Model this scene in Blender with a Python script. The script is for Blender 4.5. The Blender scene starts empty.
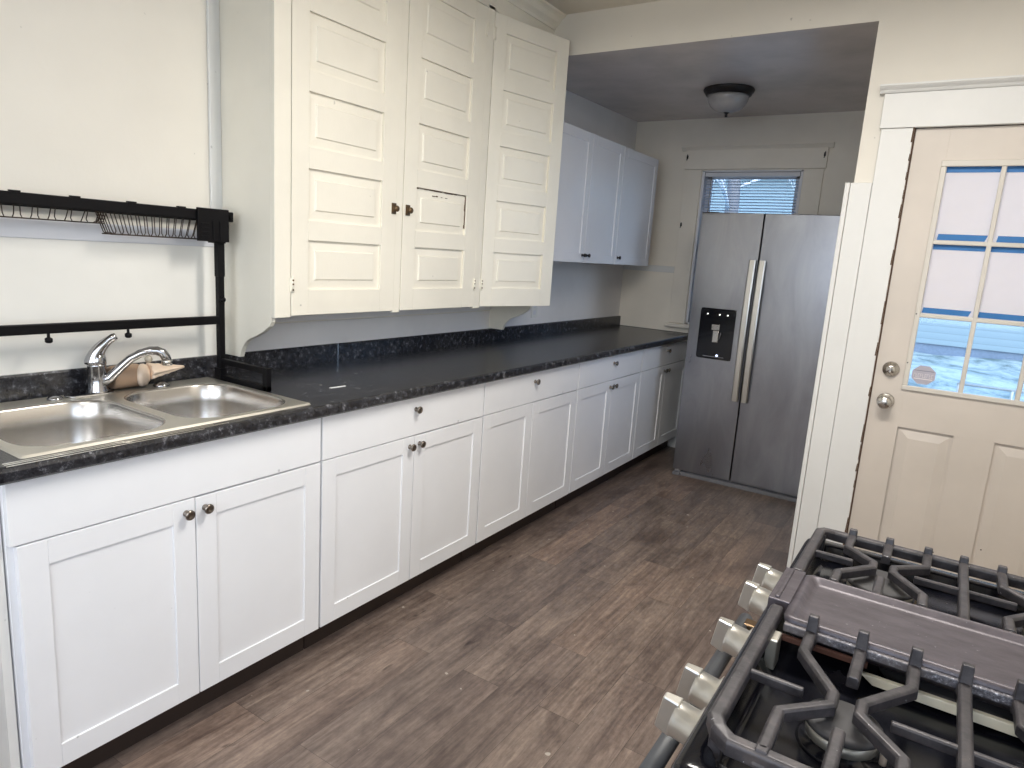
import bpy, bmesh, math, random
from mathutils import Vector, Matrix

# ------------------------------------------------------------------ camera
sc = bpy.context.scene
COL = sc.collection
W_, H_ = 1024, 768
CAM = (2.27471701, -0.78317556, 1.43394192)
YAW, PITCH, ROLL, FPX = math.radians(32.58556111), math.radians(10.96025532), math.radians(3.79982904), 676.5294553


def make_camera():
    f = Vector((-math.sin(YAW)*math.cos(PITCH), math.cos(YAW)*math.cos(PITCH), -math.sin(PITCH)))
    r = Vector((math.cos(YAW), math.sin(YAW), 0))
    u = r.cross(f)
    r2 = r*math.cos(ROLL) + u*math.sin(ROLL)
    u2 = -r*math.sin(ROLL) + u*math.cos(ROLL)
    cd = bpy.data.cameras.new('camera')
    cd.sensor_width = 36
    cd.lens = FPX/W_*36
    cd.clip_start = 0.02
    cd.clip_end = 200
    co = bpy.data.objects.new('camera', cd)
    m = Matrix((r2, u2, -f)).transposed().to_4x4()
    m.translation = Vector(CAM)
    co.matrix_world = m
    COL.objects.link(co)
    sc.camera = co


make_camera()

# ------------------------------------------------------------------ world, exposure, lights
sc.view_settings.view_transform = 'Standard'
sc.view_settings.look = 'None'
sc.view_settings.gamma = 1
sc.view_settings.use_curve_mapping = False
sc.view_settings.exposure = 0.45
sc.cycles.max_bounces = 10
sc.cycles.diffuse_bounces = 5
sc.cycles.use_denoising = True
sc.cycles.caustics_reflective = False
sc.cycles.caustics_refractive = False
sc.cycles.sample_clamp_indirect = 6

world = bpy.data.worlds.new('overcast_sky')
sc.world = world
world.use_nodes = True
wn = world.node_tree
bg = wn.nodes['Background']
tc = wn.nodes.new('ShaderNodeTexCoord')
sp = wn.nodes.new('ShaderNodeSeparateXYZ')
rp = wn.nodes.new('ShaderNodeValToRGB')
wn.links.new(tc.outputs['Generated'], sp.inputs[0])
wn.links.new(sp.outputs['Z'], rp.inputs[0])
rp.color_ramp.elements[0].position = 0.0
rp.color_ramp.elements[0].color = (0.50, 0.71, 1.0, 1)
rp.color_ramp.elements[1].position = 0.6
rp.color_ramp.elements[1].color = (0.32, 0.54, 1.0, 1)
wn.links.new(rp.outputs[0], bg.inputs[0])
bg.inputs[1].default_value = 1.7
# the cloud cover glows where the low sun stands behind it, on the photographer's side of the house
dt = wn.nodes.new('ShaderNodeVectorMath')
dt.operation = 'DOT_PRODUCT'
wn.links.new(tc.outputs['Generated'], dt.inputs[0])
dt.inputs[1].default_value = Vector((0.50, -0.86, 0.16)).normalized()
mx = wn.nodes.new('ShaderNodeMath')
mx.operation = 'MAXIMUM'
wn.links.new(dt.outputs['Value'], mx.inputs[0])
mx.inputs[1].default_value = 0.0
pw = wn.nodes.new('ShaderNodeMath')
pw.operation = 'POWER'
wn.links.new(mx.outputs[0], pw.inputs[0])
pw.inputs[1].default_value = 3.0
glow_bg = wn.nodes.new('ShaderNodeBackground')
glow_bg.inputs[0].default_value = (1.0, 0.95, 0.89, 1)
gm = wn.nodes.new('ShaderNodeMath')
gm.operation = 'MULTIPLY'
wn.links.new(pw.outputs[0], gm.inputs[0])
gm.inputs[1].default_value = 5.0
wn.links.new(gm.outputs[0], glow_bg.inputs[1])
ads = wn.nodes.new('ShaderNodeAddShader')
wn.links.new(bg.outputs[0], ads.inputs[0])
wn.links.new(glow_bg.outputs[0], ads.inputs[1])
wn.links.new(ads.outputs[0], wn.nodes['World Output'].inputs[0])


def area(name, loc, rot, sx, sy, power, color, portal=False, shape='RECTANGLE'):
    ld = bpy.data.lights.new(name, 'AREA')
    ld.shape = shape
    ld.size = sx
    if shape == 'RECTANGLE':
        ld.size_y = sy
    ld.energy = power
    ld.color = color
    if portal:
        ld.cycles.is_portal = True
    o = bpy.data.objects.new(name, ld)
    o.location = loc
    o.rotation_euler = rot
    COL.objects.link(o)
    return o


# ceiling lamp of the main room (its fixture is built further down), above the picture
lamp = area('kitchen_lamp', (1.95, 0.95, 2.575), (0, 0, 0), 1.16, 0.22, 34, (1.0, 0.955, 0.885))
# fill lamp added behind the photographer to soften the shadows
lamp2 = area('rear_fill_lamp', (1.75, -1.35, 2.575), (0, 0, 0), 1.16, 0.22, 16, (1.0, 0.955, 0.89))
area('window_portal', (3.21, -1.2, 1.6), (0, math.radians(90), 0), 1.3, 1.8, 1, (1, 1, 1), portal=True)
# portals that guide the daylight through the real window openings
area('window_portal', (0.91, 4.36, 1.55), (math.radians(-90), 0, 0), 0.70, 1.14, 1, (1, 1, 1), portal=True)
area('window_portal', (1.90, 3.09, 1.55), (0, math.radians(90), 0), 1.26, 0.90, 1, (1, 1, 1), portal=True)
area('window_portal', (1.75, -2.36, 1.55), (math.radians(90), 0, 0), 2.3, 1.2, 1, (1, 1, 1), portal=True)

random.seed(7)


# ------------------------------------------------------------------ materials
def lin(c):
    return tuple(((x/255)/12.92 if x/255 <= 0.04045 else ((x/255+0.055)/1.055)**2.4) for x in c) + (1,)


class NT:
    def __init__(self, name):
        self.m = bpy.data.materials.new(name)
        self.m.use_nodes = True
        self.t = self.m.node_tree
        self.b = self.t.nodes['Principled BSDF']
        self._c = None

    def n(self, kind, **kw):
        nd = self.t.nodes.new(kind)
        for k, v in kw.items():
            setattr(nd, k, v)
        return nd

    def l(self, a, b):
        self.t.links.new(a, b)

    def coord(self, scale=(1, 1, 1), loc=(0, 0, 0), rot=(0, 0, 0)):
        if self._c is None:
            self._c = self.n('ShaderNodeTexCoord')
        mp = self.n('ShaderNodeMapping')
        mp.inputs['Scale'].default_value = scale
        mp.inputs['Location'].default_value = loc
        mp.inputs['Rotation'].default_value = rot
        self.l(self._c.outputs['Object'], mp.inputs[0])
        return mp.outputs[0]

    def noise(self, vec, scale=5, detail=3, rough=0.5, dist=0):
        nd = self.n('ShaderNodeTexNoise')
        nd.inputs['Scale'].default_value = scale
        nd.inputs['Detail'].default_value = detail
        nd.inputs['Roughness'].default_value = rough
        nd.inputs['Distortion'].default_value = dist
        self.l(vec, nd.inputs['Vector'])
        return nd.outputs['Fac']

    def ramp(self, fac, stops):
        r = self.n('ShaderNodeValToRGB')
        e = r.color_ramp.elements
        while len(e) < len(stops):
            e.new(0.5)
        for i, (p, c) in enumerate(stops):
            e[i].position = p
            e[i].color = c if len(c) == 4 else tuple(c)+(1,)
        self.l(fac, r.inputs[0])
        return r.outputs[0]

    def mix(self, fac, a, b, mode='MIX'):
        mx = self.n('ShaderNodeMix', data_type='RGBA', blend_type=mode)
        if isinstance(fac, (int, float)):
            mx.inputs[0].default_value = fac
        else:
            self.l(fac, mx.inputs[0])
        for s, v in ((mx.inputs[6], a), (mx.inputs[7], b)):
            if isinstance(v, tuple):
                s.default_value = v
            else:
                self.l(v, s)
        return mx.outputs[2]

    def bump(self, h, strength=0.2, dist=0.002):
        bp = self.n('ShaderNodeBump')
        bp.inputs['Strength'].default_value = strength
        bp.inputs['Distance'].default_value = dist
        self.l(h, bp.inputs['Height'])
        self.l(bp.outputs[0], self.b.inputs['Normal'])

    def set(self, **kw):
        for k, v in kw.items():
            s = self.b.inputs[k.replace('_', ' ')]
            if hasattr(v, 'is_linked') or hasattr(v, 'links'):
                self.l(v, s)
            else:
                s.default_value = v


def paint(name, rgb, rough=0.45, var=0.06, scale=3.0, bump=0.06, coat=0.0, spots=False, brush=True):
    k = NT(name)
    v = k.coord()
    base = lin(rgb)
    dark = tuple(x*(1-var*1.6) for x in base[:3])+(1,)
    light = tuple(min(1, x*(1+var*0.6)) for x in base[:3])+(1,)
    f = k.noise(v, scale, 4, 0.6)
    c = k.ramp(f, [(0.3, dark), (0.6, light)])
    if spots:
        s = k.noise(v, 38, 1, 0.4)
        m = k.ramp(s, [(0.80, (0, 0, 0)), (0.84, (1, 1, 1))])
        c = k.mix(m, c, tuple(x*0.68 for x in base[:3])+(1,))
    k.set(Base_Color=c, Roughness=rough, Coat_Weight=coat)
    if bump:
        b = k.noise(k.coord((60, 60, 12)) if brush else v, 4 if brush else 60, 4, 0.6)
        k.bump(b, bump, 0.003)
    return k.m


def plain(name, rgb, rough=0.5, metal=0.0, **kw):
    k = NT(name)
    v = k.coord()
    base = lin(rgb)
    f = k.noise(v, 14, 3, 0.6)
    c = k.ramp(f, [(0.3, tuple(x*0.9 for x in base[:3])+(1,)), (0.7, tuple(min(1, x*1.06) for x in base[:3])+(1,))])
    k.set(Base_Color=c, Roughness=rough, Metallic=metal, **kw)
    return k.m


M = {}
M['wall'] = paint('cream_wall_paint', (225, 220, 210), 0.55, 0.03, 1.6, 0.10, spots=True, brush=False)
M['wall_alcove'] = paint('alcove_wall_paint', (236, 229, 217), 0.5, 0.05, 1.4, 0.12, brush=False)
M['panel_white'] = paint('white_panel_paint', (229, 227, 221), 0.4, 0.03, 2, 0.05, brush=False)
M['wall_bluish'] = paint('grey_white_wall_paint', (226, 224, 224), 0.45, 0.04, 2, 0.08, brush=False)
M['ceil'] = paint('ceiling_paint', (214, 208, 196), 0.6, 0.03, 1.5, 0.05, brush=False)
M['ceil_dark'] = paint('grey_ceiling_paint', (208, 200, 197), 0.26, 0.10, 2.2, 0.14, brush=False)
M['cream'] = paint('cream_cabinet_paint', (231, 226, 213), 0.40, 0.035, 2.4, 0.12, spots=True)
M['white'] = paint('white_cabinet_paint', (231, 232, 235), 0.36, 0.025, 2.0, 0.05, spots=True)
M['white_gloss'] = paint('white_gloss_cabinet_paint', (222, 223, 229), 0.26, 0.02, 2.0, 0.03)
M['trim'] = paint('white_trim_paint', (219, 219, 217), 0.38, 0.03, 2.5, 0.14, spots=True)
M['door'] = paint('beige_door_paint', (204, 195, 185), 0.38, 0.05, 2.0, 0.06)
M['door_trim'] = paint('pale_beige_trim_paint', (204, 199, 190), 0.38, 0.03, 4, 0.04)
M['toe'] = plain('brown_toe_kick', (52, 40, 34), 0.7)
M['peel'] = plain('bare_brown_wood_edge', (88, 66, 50), 0.8)
M['black'] = plain('black_powder_coat', (11, 10, 13), 0.5, Specular_IOR_Level=0.15)
M['wire'] = plain('brown_black_wire', (62, 50, 42), 0.4, 0.6)
M['nickel'] = plain('brushed_nickel', (208, 205, 200), 0.22, 1.0)
M['chrome'] = plain('chrome', (168, 168, 171), 0.12, 1.0)
M['bronze'] = plain('aged_pewter_metal', (138, 130, 122), 0.28, 1.0)
M['latch'] = plain('tarnished_brass', (112, 92, 70), 0.4, 0.9)
M['dark_metal'] = plain('dark_bronze_metal', (42, 38, 38), 0.45, 0.5)
M['knob_metal'] = plain('satin_champagne_metal', (212, 209, 202), 0.30, 0.85)
M['tan'] = plain('tan_plastic', (168, 140, 116), 0.45)
M['shell'] = plain('pale_peach_shell', (226, 204, 182), 0.3)
M['rubber'] = plain('black_rubber', (18, 18, 20), 0.6)
M['blackgloss'] = plain('black_gloss_panel', (10, 11, 18), 0.10)
M['tape'] = plain('blue_masking_tape', (44, 112, 176), 0.55)
M['scrap'] = plain('white_paper_scrap', (235, 235, 235), 0.7)
M['wood_end'] = plain('exposed_chipboard', (172, 112, 66), 0.8)
M['grey_plastic'] = plain('grey_plastic', (120, 120, 124), 0.5)
M['side_grey'] = plain('dark_grey_fridge_side', (70, 72, 76), 0.45)
M['hole'] = plain('dark_screw_hole', (30, 24, 20), 0.8)
M['iron'] = None


def k_floor():
    k = NT('weathered_plank_floor')
    v = k.coord(rot=(0, 0, math.radians(90)), loc=(0.03, 0.02, 0))
    br = k.n('ShaderNodeTexBrick')
    br.offset = 0.37
    br.inputs['Color1'].default_value = (0, 0, 0, 1)
    br.inputs['Color2'].default_value = (1, 1, 1, 1)
    br.inputs['Mortar'].default_value = (0.5, 0.5, 0.5, 1)
    br.inputs['Scale'].default_value = 1.0
    br.inputs['Mortar Size'].default_value = 0.0007
    br.inputs['Mortar Smooth'].default_value = 0.3
    br.inputs['Bias'].default_value = 0.0
    br.inputs['Brick Width'].default_value = 0.92
    br.inputs['Row Height'].default_value = 0.152
    k.l(v, br.inputs['Vector'])
    # per plank offset for the grain
    sc_ = k.n('ShaderNodeVectorMath', operation='SCALE')
    k.l(br.outputs['Color'], sc_.inputs[0])
    sc_.inputs['Scale'].default_value = 17.0
    ad = k.n('ShaderNodeVectorMath', operation='ADD')
    k.l(k.coord((14, 1.1, 1)), ad.inputs[0])
    k.l(sc_.outputs[0], ad.inputs[1])
    g1 = k.noise(ad.outputs[0], 2.2, 8, 0.68, 0.6)
    ad2 = k.n('ShaderNodeVectorMath', operation='ADD')
    k.l(k.coord((70, 3.0, 1)), ad2.inputs[0])
    k.l(sc_.outputs[0], ad2.inputs[1])
    g2 = k.noise(ad2.outputs[0], 2.0, 5, 0.7)
    ad3 = k.n('ShaderNodeVectorMath', operation='ADD')
    k.l(k.coord((3.2, 1.5, 1)), ad3.inputs[0])
    k.l(sc_.outputs[0], ad3.inputs[1])
    g3 = k.noise(ad3.outputs[0], 1.6, 3, 0.6, 0.8)
    c1 = k.ramp(g1, [(0.26, lin((92, 82, 78))), (0.45, lin((119, 108, 102))), (0.62, lin((139, 128, 120))), (0.84, lin((170, 156, 144)))])
    g4 = k.noise(k.coord((60, 26, 1)), 1.0, 6, 0.75)
    c = k.mix(1.0, c1, k.ramp(g4, [(0.30, (0.70, 0.67, 0.66)), (0.55, (1.0, 0.985, 0.98)), (0.75, (1.16, 1.13, 1.10))]), 'MULTIPLY')
    c2 = k.ramp(g2, [(0.32, (0.78, 0.76, 0.76)), (0.62, (1.05, 1.04, 1.03))])
    c = k.mix(1.0, c, c2, 'MULTIPLY')
    c3 = k.ramp(g3, [(0.30, (0.58, 0.54, 0.54)), (0.5, (0.98, 0.96, 0.94)), (0.72, (1.18, 1.14, 1.10))])
    c = k.mix(1.0, c, c3, 'MULTIPLY')
    tone = k.ramp(br.outputs['Color'], [(0.0, (0.80, 0.78, 0.79)), (0.5, (0.95, 0.94, 0.93)), (0.86, (1.05, 1.03, 1.0)), (1.0, (1.25, 1.12, 1.02))])
    c = k.mix(1.0, c, tone, 'MULTIPLY')
    c = k.mix(br.outputs['Fac'], c, lin((66, 57, 54)))
    # small pale crumbs and paint flecks
    cr = k.noise(k.coord(), 34, 1, 0.3)
    cm = k.ramp(cr, [(0.795, (0, 0, 0)), (0.81, (1, 1, 1))])
    c = k.mix(cm, c, lin((168, 160, 150)))
    kn = k.noise(k.coord((9, 3, 1)), 1.9, 2, 0.5)
    km = k.ramp(kn, [(0.73, (0, 0, 0)), (0.79, (1, 1, 1))])
    c = k.mix(km, c, lin((48, 38, 36)))
    k.set(Base_Color=c, Roughness=k.ramp(g1, [(0.3, (0.34,)*3), (0.7, (0.5,)*3)]))
    k.bump(g2, 0.25, 0.002)
    return k.m


def k_counter():
    k = NT('black_speckled_laminate')
    v = k.coord()
    n1 = k.noise(v, 46, 5, 0.75)
    n2 = k.noise(v, 13, 4, 0.6, 1.0)
    c = k.ramp(n1, [(0.38, lin((32, 32, 36))), (0.54, lin((50, 50, 54))), (0.62, lin((92, 93, 98))), (0.73, lin((165, 166, 170)))])
    d = k.ramp(n2, [(0.35, (0.45, 0.45, 0.48)), (0.65, (1.0, 1.0, 1.0))])
    c = k.mix(1.0, c, d, 'MULTIPLY')
    k.set(Base_Color=c, Roughness=0.27)
    return k.m


def k_steel(name, rgb, rough=0.3, axis='z', stretch=60, amp=0.1, aniso=0.0):
    k = NT(name)
    s = {'z': (1.2, 1.2, stretch), 'x': (stretch, 1.5, 1.5), 'y': (1.5, stretch, 1.5), 'v': (stretch, stretch, 1.2)}[axis]
    n1 = k.noise(k.coord(s), 3, 4, 0.7)
    n2 = k.noise(k.coord((1, 1, 0.7)), 3.5, 4, 0.6)
    b = lin(rgb)
    c = k.ramp(n2, [(0.3, tuple(x*0.93 for x in b[:3])+(1,)), (0.7, b)])
    k.set(Base_Color=c, Metallic=1.0,
          Roughness=rough)
    if amp:
        k.bump(n1, amp, 0.001)
    return k.m


def k_fridge():
    k = NT('brushed_fridge_steel')
    n1 = k.noise(k.coord((3.0, 1, 0.9)), 2.2, 4, 0.6, 0.6)
    n2 = k.noise(k.coord((1.2, 1, 1.6)), 1.5, 3, 0.5)
    c = k.ramp(n1, [(0.3, lin((140, 140, 145))), (0.7, lin((160, 160, 163)))])
    k.set(Base_Color=c, Metallic=1.0, Roughness=k.ramp(n1, [(0.3, (0.27,)*3), (0.7, (0.33,)*3)]))
    k.bump(n2, 0.12, 0.02)
    return k.m


def k_iron():
    k = NT('worn_cast_iron')
    n1 = k.noise(k.coord(), 30, 5, 0.7)
    n2 = k.noise(k.coord(), 140, 3, 0.6)
    c = k.ramp(n1, [(0.35, lin((44, 42, 45))), (0.55, lin((66, 63, 66))), (0.72, lin((84, 78, 77)))])
    c = k.mix(k.ramp(n2, [(0.71, (0, 0, 0)), (0.75, (1, 1, 1))]), c, lin((176, 176, 180)))
    k.set(Base_Color=c, Roughness=0.42, Metallic=0.25)
    k.bump(n2, 0.3, 0.001)
    return k.m


def k_griddle():
    k = NT('worn_griddle_metal')
    n1 = k.noise(k.coord((3, 9, 3)), 6, 5, 0.65)
    n2 = k.noise(k.coord(), 190, 3, 0.6)
    c = k.ramp(n1, [(0.3, lin((64, 59, 64))), (0.7, lin((90, 84, 90)))])
    c = k.mix(k.ramp(n2, [(0.70, (0, 0, 0)), (0.75, (1, 1, 1))]), c, lin((150, 150, 156)))
    k.set(Base_Color=c, Roughness=0.40, Metallic=0.3)
    k.bump(n2, 0.15, 0.001)
    return k.m


def k_griddle_lip():
    k = NT('speckled_griddle_lip')
    n2 = k.noise(k.coord(), 260, 3, 0.7)
    n3 = k.noise(k.coord((3, 1, 1)), 6, 2, 0.5)
    a = k.ramp(n2, [(0.44, lin((74, 72, 78))), (0.60, lin((120, 120, 128))), (0.72, lin((215, 215, 222)))])
    c = k.mix(k.ramp(n3, [(0.40, (0.25,)*3), (0.6, (1,)*3)]), lin((110, 104, 104)), a)
    k.set(Base_Color=c, Roughness=0.5, Metallic=0.2)
    return k.m


def k_enamel():
    k = NT('black_enamel')
    n1 = k.noise(k.coord(), 7, 5, 0.6)
    n2 = k.noise(k.coord(), 52, 1, 0.5)
    c = k.ramp(n1, [(0.35, lin((11, 12, 17))), (0.62, lin((20, 21, 29))), (0.8, lin((52, 50, 54)))])
    c = k.mix(k.ramp(n2, [(0.80, (0, 0, 0)), (0.82, (1, 1, 1))]), c, lin((190, 190, 196)))
    k.set(Base_Color=c, Roughness=k.ramp(n1, [(0.35, (0.09,)*3), (0.7, (0.3,)*3)]))
    return k.m


def k_glass(name='window_glass', tint=(0.95, 0.98, 1.0, 1)):
    k = NT(name)
    k.t.nodes.remove(k.b)
    out = [n for n in k.t.nodes if n.type == 'OUTPUT_MATERIAL'][0]
    tr = k.n('ShaderNodeBsdfTransparent')
    tr.inputs[0].default_value = tint
    gl = k.n('ShaderNodeBsdfGlossy')
    gl.inputs['Roughness'].default_value = 0.03
    fr = k.n('ShaderNodeFresnel')
    fr.inputs[0].default_value = 1.3
    mx = k.n('ShaderNodeMixShader')
    k.l(fr.outputs[0], mx.inputs[0])
    k.l(tr.outputs[0], mx.inputs[1])
    k.l(gl.outputs[0], mx.inputs[2])
    k.l(mx.outputs[0], out.inputs[0])
    return k.m


def k_sheet(name, rgb, trans=0.35):
    k = NT(name)
    out = [n for n in k.t.nodes if n.type == 'OUTPUT_MATERIAL'][0]
    f = k.noise(k.coord(), 5, 3, 0.5)
    b = lin(rgb)
    c = k.ramp(f, [(0.3, tuple(x*0.95 for x in b[:3])+(1,)), (0.7, b)])
    k.set(Base_Color=c, Roughness=0.7)
    tl = k.n('ShaderNodeBsdfTranslucent')
    k.l(c, tl.inputs[0])
    mx = k.n('ShaderNodeMixShader')
    mx.inputs[0].default_value = trans
    k.l(k.b.outputs[0], mx.inputs[1])
    k.l(tl.outputs[0], mx.inputs[2])
    k.l(mx.outputs[0], out.inputs[0])
    return k.m


def k_siding():
    k = NT('pale_clapboard_siding')
    sx = k.n('ShaderNodeSeparateXYZ')
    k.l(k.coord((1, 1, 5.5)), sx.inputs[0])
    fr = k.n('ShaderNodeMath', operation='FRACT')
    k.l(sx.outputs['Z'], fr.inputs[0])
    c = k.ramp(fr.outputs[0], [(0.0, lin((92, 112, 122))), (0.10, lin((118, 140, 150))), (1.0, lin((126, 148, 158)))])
    k.set(Base_Color=c, Roughness=0.7)
    return k.m


def k_snow():
    k = NT('patchy_snow')
    f = k.noise(k.coord((1, 0.7, 1)), 1.3, 7, 0.72, 0.4)
    c = k.ramp(f, [(0.36, lin((104, 124, 122))), (0.47, lin((152, 170, 170))), (0.58, lin((182, 196, 196)))])
    k.set(Base_Color=c, Roughness=0.8)
    return k.m


M['floor'] = k_floor()
M['counter'] = k_counter()
M['steel'] = k_fridge()
M['handle_steel'] = k_steel('pale_handle_steel', (205, 200, 190), 0.35, 'z', 20, 0.03)
M['sink'] = k_steel('brushed_sink_steel', (196, 192, 187), 0.27, 'x', 4, 0.0)
M['sink_deck'] = k_steel('satin_sink_rim_steel', (226, 222, 212), 0.40, 'x', 4, 0.0)
M['iron'] = k_iron()
M['griddle'] = k_griddle()
M['griddle_lip'] = k_griddle_lip()
M['enamel'] = k_enamel()
M['glass'] = k_glass()
M['paper'] = k_sheet('white_paper', (250, 246, 248), 0.42)
M['slat'] = k_sheet('white_blind_slat', (205, 214, 228), 0.12)
M['siding'] = k_siding()
M['snow'] = k_snow()
M['frosted'] = plain('frosted_alabaster_glass', (172, 168, 166), 0.22)
M['foundation'] = plain('blue_grey_foundation', (104, 122, 142), 0.8)
M['rail'] = plain('outdoor_white_rail', (196, 204, 206), 0.6)
M['bark'] = plain('grey_tree_bark', (110, 112, 116), 0.85)
M['twig'] = plain('frosty_twigs', (196, 206, 214), 0.85)
M['burner'] = plain('burner_cap_grey', (62, 61, 63), 0.65)
M['alu'] = plain('burner_aluminium', (190, 186, 176), 0.4, 0.8)
M['rust'] = plain('rusty_brown_edge', (82, 52, 42), 0.7)
M['sticker'] = plain('silver_grey_sticker', (176, 172, 184), 0.4)
M['sticker_light'] = plain('pale_sticker_letter', (222, 216, 216), 0.5)
M['sticker_dark'] = plain('grey_sticker_band', (128, 128, 140), 0.4)
M['plasticclear'] = plain('clear_grey_plastic', (190, 184, 170), 0.12, 0.3)
M['cream_strip'] = plain('plain_cream_strip', (232, 226, 206), 0.3)
M['slate_hook'] = plain('black_hook_metal', (20, 18, 18), 0.5, 0.3)


def lampglow():
    k = NT('lit_lamp_glass')
    k.set(Base_Color=(1, 1, 1, 1), Emission_Color=(1, 0.96, 0.9, 1), Emission_Strength=3.0)
    return k.m


M['glow'] = lampglow()
M['led'] = NT('dispenser_light').m
M['led'].node_tree.nodes['Principled BSDF'].inputs['Emission Color'].default_value = (0.55, 0.65, 1, 1)
M['led'].node_tree.nodes['Principled BSDF'].inputs['Emission Strength'].default_value = 1.5


# ------------------------------------------------------------------ mesh builder
class MB:
    def __init__(self):
        self.bm = bmesh.new()

    def box(self, x0, x1, y0, y1, z0, z1):
        bm = self.bm
        if x0 > x1: x0, x1 = x1, x0
        if y0 > y1: y0, y1 = y1, y0
        if z0 > z1: z0, z1 = z1, z0
        v = [bm.verts.new(p) for p in ((x0, y0, z0), (x1, y0, z0), (x1, y1, z0), (x0, y1, z0),
                                       (x0, y0, z1), (x1, y0, z1), (x1, y1, z1), (x0, y1, z1))]
        for f in ((0, 3, 2, 1), (4, 5, 6, 7), (0, 1, 5, 4), (1, 2, 6, 5), (2, 3, 7, 6), (3, 0, 4, 7)):
            bm.faces.new([v[i] for i in f])
        return self

    def hull8(self, a, b):
        """two quads (4 points each) joined into a solid"""
        bm = self.bm
        va = [bm.verts.new(p) for p in a]
        vb = [bm.verts.new(p) for p in b]
        n = len(a)
        bm.faces.new(va[::-1])
        bm.faces.new(vb)
        for i in range(n):
            j = (i+1) % n
            bm.faces.new((va[i], va[j], vb[j], vb[i]))
        return self

    def prism(self, poly, ax, a, b):
        """poly: 2-D outline in the two axes that are not ax, extruded from a to b along ax"""
        def P(p, t):
            if ax == 0: return (t, p[0], p[1])
            if ax == 1: return (p[0], t, p[1])
            return (p[0], p[1], t)
        self.hull8([P(p, a) for p in poly], [P(p, b) for p in poly])
        return self

    def tube(self, pts, r, seg=8, caps=True, closed=False, sx=1.0):
        bm = self.bm
        pts = [Vector(p) for p in pts]
        rs = r if isinstance(r, (list, tuple)) else [r]*len(pts)
        rings = []
        n = len(pts)
        prev = None
        for i, p in enumerate(pts):
            if closed:
                t = (pts[(i+1) % n]-pts[i-1]).normalized()
            else:
                t = ((pts[min(i+1, n-1)]-p).normalized()+(p-pts[max(i-1, 0)]).normalized())
                t = t.normalized() if t.length > 1e-6 else Vector((0, 0, 1))
            if prev is None:
                up = Vector((0, 0, 1)) if abs(t.z) < 0.9 else Vector((1, 0, 0))
                a = t.cross(up).normalized()
            else:
                a = (prev - t*prev.dot(t)).normalized()
            prev = a
            b = t.cross(a).normalized()
            rings.append([bm.verts.new(p+a*math.cos(2*math.pi*k/seg)*rs[i]*sx+b*math.sin(2*math.pi*k/seg)*rs[i]) for k in range(seg)])
        m = n if closed else n-1
        for i in range(m):
            A, B = rings[i], rings[(i+1) % n]
            for k in range(seg):
                f = bm.faces.new((A[k], A[(k+1) % seg], B[(k+1) % seg], B[k]))
                f.smooth = True
        if caps and not closed:
            bm.faces.new(rings[0][::-1])
            bm.faces.new(rings[-1])
        return self

    def bar(self, pts, w, h):
        """rectangular bar along a mostly horizontal path: w wide, h high"""
        bm = self.bm
        pts = [Vector(p) for p in pts]
        rings = []
        n = len(pts)
        for i, p in enumerate(pts):
            d0 = (p-pts[max(i-1, 0)])
            d1 = (pts[min(i+1, n-1)]-p)
            t = Vector((0, 0, 0))
            for d in (d0, d1):
                d = Vector((d.x, d.y, 0))
                if d.length > 1e-5:
                    t += d.normalized()
            t = t.normalized() if t.length > 1e-6 else Vector((1, 0, 0))
            s = Vector((-t.y, t.x, 0))*(w/2)
            k = Vector((0, 0, h/2))
            c = 0.25
            rings.append([bm.verts.new(p+q) for q in (s-k, s+k*(1-2*c*0.5)*0.8, s*0.65+k, -s*0.65+k, -s+k*0.8*(1-c), -s-k)])
        for i in range(n-1):
            A, B = rings[i], rings[i+1]
            for q in range(6):
                bm.faces.new((A[q], A[(q+1) % 6], B[(q+1) % 6], B[q]))
        bm.faces.new(rings[0][::-1])
        bm.faces.new(rings[-1])
        return self

    def lathe(self, prof, o, axis=(0, 0, 1), seg=24, smooth=True, sx=1, sy=1):
        """prof: (radius, height) pairs"""
        bm = self.bm
        ax = Vector(axis).normalized()
        up = Vector((0, 0, 1)) if abs(ax.z) < 0.9 else Vector((1, 0, 0))
        a = ax.cross(up).normalized()
        b = ax.cross(a).normalized()
        o = Vector(o)
        rings = []
        for r, h in prof:
            if r < 1e-6:
                rings.append([bm.verts.new(o+ax*h)])
            else:
                rings.append([bm.verts.new(o+ax*h+a*math.cos(2*math.pi*k/seg)*r*sx+b*math.sin(2*math.pi*k/seg)*r*sy) for k in range(seg)])
        for A, B in zip(rings, rings[1:]):
            for k in range(seg):
                j = (k+1) % seg
                if len(A) == 1 and len(B) == 1:
                    continue
                if len(A) == 1:
                    f = bm.faces.new((A[0], B[j], B[k]))
                elif len(B) == 1:
                    f = bm.faces.new((A[k], A[j], B[0]))
                else:
                    f = bm.faces.new((A[k], A[j], B[j], B[k]))
                f.smooth = smooth
        if len(rings[0]) > 1:
            bm.faces.new(rings[0][::-1])
        if len(rings[-1]) > 1:
            bm.faces.new(rings[-1])
        return self

    def loft(self, loops, smooth=True, cap0=False, cap1=True):
        bm = self.bm
        R = [[bm.verts.new(p) for p in L] for L in loops]
        n = len(R[0])
        for A, B in zip(R, R[1:]):
            for k in range(n):
                f = bm.faces.new((A[k], A[(k+1) % n], B[(k+1) % n], B[k]))
                f.smooth = smooth
        if cap0: bm.faces.new(R[0][::-1])
        if cap1: bm.faces.new(R[-1])
        return self

    def xf(self, m):
        self.bm.transform(m)
        return self


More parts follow.
